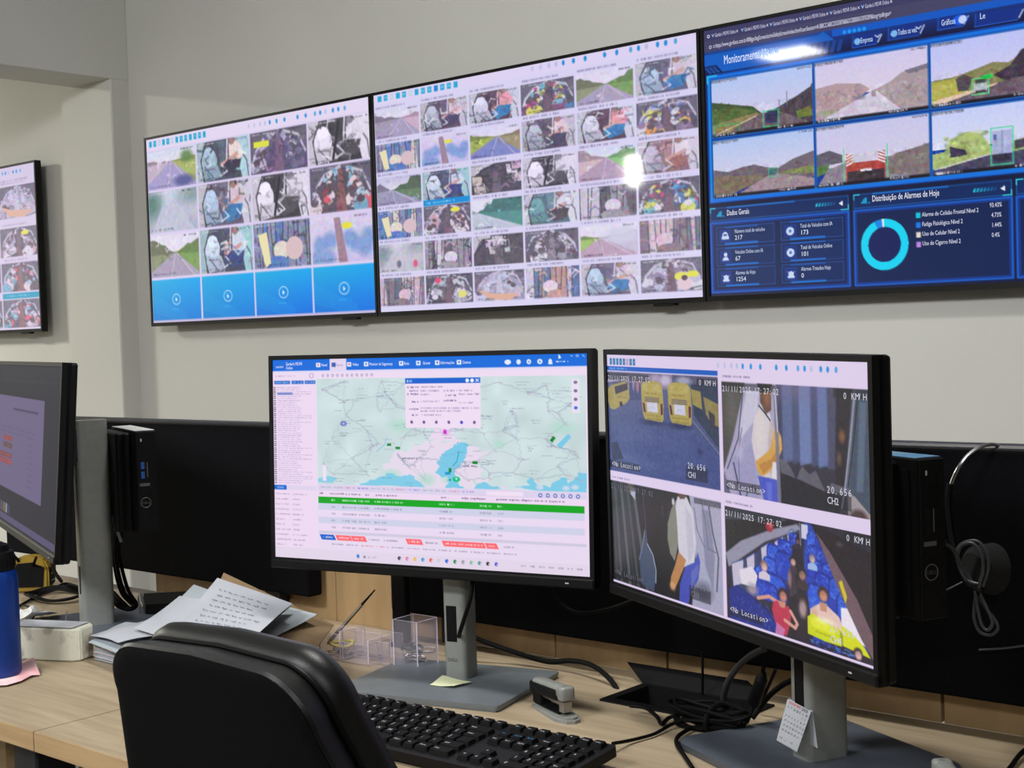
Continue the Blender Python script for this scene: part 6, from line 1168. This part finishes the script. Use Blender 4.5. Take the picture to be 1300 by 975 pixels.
# carton
S0 = Vector((-1.9728, 1.1822, 0.7500)); sx_ = (Vector((-2.0553, 1.1466, 0.7500))-S0).normalized(); sy_ = Vector((sx_.y, -sx_.x, 0)); sy_ = sy_ if sy_.y > 0 else -sy_
t = thing('carton_box', 'small cream carton with brown stains beside the blue bottle', 'box', S0)
bm = nb(); mt = Matrix((sx_, sy_, Vector((0, 0, 1)))).transposed().to_4x4()
prism(bm, [(0, 0), (0.125, 0), (0.125, 0.055), (-0.002, 0.055), (-0.012, 0.042), (-0.012, 0.01)], 0.001, 0.052); bmesh.ops.bevel(bm, geom=bm.edges[:], offset=0.002, segments=2, affect='EDGES'); bmesh.ops.transform(bm, matrix=mt, verts=bm.verts); obj('carton', bm, SOAP, t)
bm = nb(); box(bm, 0.0, 0.12, 0.004, 0.05, 0.0535, 0.0545); bmesh.ops.transform(bm, matrix=mt, verts=bm.verts); obj('top_flap', bm, PAPER, t)
cable('thin_wire', 'thin wire sticking up behind the cream carton', [(-2.0753, 1.2366, 0.7900), (-2.1297, 1.2696, 0.7900), (-2.1491, 1.2831, 0.7950)], .0008, STEEL, 'wire')
# crumpled tissue
bm = nb(); pts = [(-2.2934, 1.2644, 0.7600), (-2.3016, 1.2823, 0.7800), (-2.2439, 1.2637, 0.7950), (-2.2377, 1.2709, 0.8000), (-2.2402, 1.2838, 0.7850), (-2.2781, 1.3178, 0.7750), (-2.2706, 1.3382, 0.7680), (-2.3084, 1.3474, 0.7550), (-2.3229, 1.3274, 0.7540), (-2.3051, 1.2983, 0.7540)]
rv = [bm.verts.new(p) for p in pts]; a = Vector((-2.1912, 1.2409, 0.7950)); b_ = Vector((-2.2494, 1.2586, 0.7800)); ca = bm.verts.new(a)
for i in range(len(rv)): bm.faces.new((ca, rv[i], rv[(i+1) % len(rv)]))
r_ = bmesh.ops.subdivide_edges(bm, edges=bm.edges[:], cuts=2, use_grid_fill=True); rn = random.Random(2)
for v in bm.verts: v.co.z = max(.7665, v.co.z+rn.uniform(-.003, .003))
tag(obj('tissue', bm, TISSUE), 'crumpled white tissue between the bottle and left monitor stand', 'tissue')
# tape measure
TM = (-2.6175, 1.4844, 0.7500); t = thing('tape_measure', 'yellow and black tape measure on the desk behind the bottle', 'tape measure', (TM[0], TM[1], ZD+.001), 0.75)
bm = nb(); pr = [(-.042, 0), (.036, 0), (.042, .008), (.042, .05), (.034, .066), (.012, .074), (-.02, .072), (-.038, .058), (-.044, .03)]
mt = Matrix(((1, 0, 0, 0), (0, 0, -1, 0), (0, 1, 0, 0), (0, 0, 0, 1))); prism(bm, pr, -.02, .02, mt); bmesh.ops.bevel(bm, geom=bm.edges[:], offset=0.004, segments=2, affect='EDGES'); obj('case', bm, YEL, t, smooth=True)
bm = nb(); pr2 = [(-.03, .012), (.03, .012), (.034, .05), (.01, .062), (-.02, .06), (-.034, .034)]; prism(bm, pr2, -.023, .023, mt); obj('side_grip', bm, MATTE, t)
bm = nb(); box(bm, .040, .0455, -.015, .015, .014, .05, .002, 1); obj('nose_band', bm, MATTE, t)
for zz in (.022, .036): obj('stripe', bx(.0455, .0462, -.014, .014, zz, zz+.0016), LOGO, t)
bm = nb(); box(bm, .04, .052, -.009, .009, .003, .0055); obj('hook', bm, STEEL, t)
# cables around the left stand
cable('desk_cable', 'black cable looping on the desk between tape measure and left stand', [(-2.4592, 1.3605, 0.7540), (-2.5321, 1.4439, 0.7540), (-2.5891, 1.5213, 0.7550), (-2.6041, 1.5576, 0.7560), (-2.5209, 1.5427, 0.7550), (-2.4057, 1.4972, 0.7550)], .0028)
bm = nb(); c_ = Vector((-2.4722, 1.4723, 0.7570)); tt = thing('cable_loops', 'coiled thin black cable beside the left stand pole', 'cable', c_)
for k in range(4):
    ra = .055+.008*k; tube(bm, [Vector((-.02+ra*math.cos(q*PI/5+k*.3)*1.0, ra*.75*math.sin(q*PI/5+k*.3), .0015*k+.003*math.sin(q*2+k))) for q in range(10)], .0024, 6, 4, True)
obj('loops', bm, CABLE, tt, smooth=True)
cable('stand_cable', 'thin black cable lying over the left stand base', [(-2.4683, 1.3788, 0.7560), (-2.4025, 1.3610, 0.7600), (-2.2569, 1.2824, 0.7750), (-2.2253, 1.2564, 0.7720), (-2.2447, 1.2522, 0.7650)], .0016)
cable('monitor_cable', 'short thick black cable below the left monitor corner', [(-2.3214, 1.3600, 0.8564), (-2.3853, 1.4000, 0.8302), (-2.4600, 1.4500, 0.8038), (-2.5281, 1.5000, 0.7771)], .0036)
cable('sagging_cable', 'black cable drooping beneath the left monitor', [(-2.6324, 1.4200, 0.8566), (-2.6120, 1.4500, 0.8252), (-2.6367, 1.4800, 0.7961), (-2.6055, 1.4800, 0.8020), (-2.5506, 1.4600, 0.8289)], .003)
for k, (dx, dr) in enumerate(((0, .0034), (7, .0034), (-5, .0026))):
    cable('computer_cable', ['black cable hanging from the left mini computer, middle of three', 'rightmost black cable hanging from the left mini computer', 'thinner black cable hanging nearest the left monitor pole'][k], [(Vector(p)+Vector((dx*.0018*f, 0, dx*.0006*f))) for f, p in ((1, (-2.1487, 1.3900, 0.9172)), (.7, (-2.1586, 1.3900, 0.8827)), (1, (-2.1538, 1.3900, 0.8479)), (1, (-2.1446, 1.3950, 0.8100)), (.6, (-2.1244, 1.4000, 0.7887)), (.5, (-2.1092, 1.3800, 0.7854)), (1, (-2.1426, 1.3800, 0.7930)), (0, (-2.1716, 1.3900, 0.8081)))], dr, group='cables hanging from the left mini computer')
bm = nb(); a = Vector((-2.1230, 1.3700, 0.9507)); b_ = Vector((-2.1154, 1.3700, 0.9222)); cyl(bm, a, b_, .010, .008, 4); tag(obj('cable_connector', bm, DARK), 'dark grey connector plugged under the left mini computer', 'plug')
bm = nb(); a = Vector((-2.1101, 1.3650, 0.9232)); b_ = Vector((-2.1016, 1.3650, 0.9073)); cyl(bm, a, b_, .0035, .0035, 4); tag(obj('cable_tag', bm, PAPERG), 'pale tag on the cable below the left mini computer', 'tag')

# ------------------------------------------------------------------ headset and usb cable on the right divider
Y = 1.555
t = thing('headset', 'headset with thin metal band hooked over the right divider', 'headset', (-0.6359, 1.5750, 1.1005)); o_ = Vector(t.location)
bm = nb(); P_ = [Vector(p)-o_ for p in ((-0.6357, 1.6000, 1.0957), (-0.6417, 1.5850, 1.1022), (-0.6514, 1.5720, 1.1003), (-0.6625, 1.5620, 1.0916), YP(-0.43158, -0.11052, Y), YP(-0.43666, -0.12020, Y), YP(-0.43929, -0.12863, Y), YP(-0.44019, -0.14234, Y))]
tube(bm, P_, .0022, 8, 6); obj('metal_band', bm, STEEL, t, smooth=True)
bm = nb(); P_ = [Vector(p)-o_ for p in (YP(-0.43920, -0.12387, Y-.001), YP(-0.44063, -0.13345, Y-.001), YP(-0.44031, -0.14830, Y-.001), YP(-0.43766, -0.16893, Y-.001), YP(-0.43188, -0.18628, Y-.001))]; tube(bm, P_, .0042, 8, 6); obj('arm_sleeve', bm, BLACK, t, smooth=True)
bm = nb(); c_ = Vector((-0.6413, 1.5500, 0.9619))-o_; d_ = Vector((-.45, -.85, .1)).normalized(); cyl(bm, c_-d_*.012, c_+d_*.012, .030, .026, 26); cyl(bm, c_+d_*.012, c_+d_*.02, .026, .018, 26); obj('ear_cup', bm, mat('foam_black', (7, 7, 8), .95, rgb2=(12, 12, 13), scale=200, bump=.8, bscale=600), t, smooth=True)
loops = [[(1184, 684, 1.50), (1200, 690, 1.51), (1212, 700, 1.52), (1222, 720, 1.53), (1235, 745, 1.53), (1250, 770, 1.53), (1262, 785, 1.53), (1267, 798, 1.53), (1258, 806, 1.53), (1244, 802, 1.53), (1237, 785, 1.53), (1238, 760, 1.53), (1240, 748, 1.53), (1222, 720, 1.528), (1214, 703, 1.525), (1222, 690, 1.525), (1240, 687, 1.525), (1252, 700, 1.525), (1255, 720, 1.525), (1248, 745, 1.525)],
         [(1226, 735, 1.522), (1216, 712, 1.522), (1220, 694, 1.522), (1235, 690, 1.522), (1246, 705, 1.522), (1248, 725, 1.522), (1243, 748, 1.522), (1252, 770, 1.525), (1260, 790, 1.525), (1254, 800, 1.525), (1246, 792, 1.525), (1240, 765, 1.525), (1228, 735, 1.52)]]
LP = [[(-0.6625, 1.4600, 1.0068), (-0.6569, 1.4800, 0.9993), (-0.6548, 1.5000, 0.9878), (-0.6546, 1.5200, 0.9670), (-0.6473, 1.5300, 0.9436), (-0.6339, 1.5300, 0.9224), (-0.6232, 1.5300, 0.9101), (-0.6189, 1.5300, 0.8990), (-0.6272, 1.5300, 0.8908), (-0.6399, 1.5300, 0.8929), (-0.6461, 1.5300, 0.9075), (-0.6447, 1.5300, 0.9303), (-0.6418, 1.5280, 0.9417), (-0.6580, 1.5280, 0.9655), (-0.6639, 1.5250, 0.9809), (-0.6562, 1.5250, 0.9932), (-0.6395, 1.5250, 0.9972), (-0.6288, 1.5250, 0.9864), (-0.6264, 1.5250, 0.9687), (-0.6332, 1.5250, 0.9458)],
      [(-0.6356, 1.5220, 0.9487), (-0.6520, 1.5220, 0.9534), (-0.6609, 1.5220, 0.9734), (-0.6568, 1.5220, 0.9900), (-0.6429, 1.5220, 0.9947), (-0.6331, 1.5220, 0.9820), (-0.6316, 1.5220, 0.9643), (-0.6366, 1.5220, 0.9432), (-0.6287, 1.5220, 0.9243), (-0.6218, 1.5220, 0.9072), (-0.6274, 1.5220, 0.8976), (-0.6346, 1.5220, 0.9040), (-0.6396, 1.5220, 0.9276), (-0.6404, 1.5200, 0.9414)]]
t = thing('usb_cable', 'grey cable bundled in loops hanging beside the right mini computer', 'cable', LP[0][11]); o_ = Vector(t.location)
for q in LP:
    bm = nb(); tube(bm, [Vector(p)-o_ for p in q], .0019, 7, 6); obj('loop', bm, GCABLE, t, smooth=True)
a, b_ = Vector((-0.6665, 1.4450, 1.0129))-o_, Vector((-0.6593, 1.4650, 1.0046))-o_; bm = nb(); cyl(bm, a, a.lerp(b_, .45), .0035, .0035, 4); obj('usb_plug', bm, STEEL, t)
bm = nb(); cyl(bm, a.lerp(b_, .45), b_.lerp(a, -.5), .0055, .0045, 8); obj('plug_grip', bm, DARK, t)
c_ = Vector((-0.6402, 1.5240, 0.9425))-o_; bm = nb(); cyl(bm, c_+Vector((-.006, 0, .003)), c_+Vector((.006, 0, -.003)), .005, .005, 10); obj('twist_tie', bm, MATTE, t)
cable('short_rod', 'short thin metal rod sticking out beside the cable bundle', [(-0.6777, 1.5200, 0.9368), (-0.6725, 1.5300, 0.9402), (-0.6636, 1.5400, 0.9459)], .0010, GCABLE, 'rod')
cable('ledge_wire', 'thin grey wire crossing the divider at the right edge', [(-0.6589, 1.5720, 0.8615), (-0.6289, 1.5720, 0.8672), (-0.6013, 1.5720, 0.8743)], .0012, LOGO)
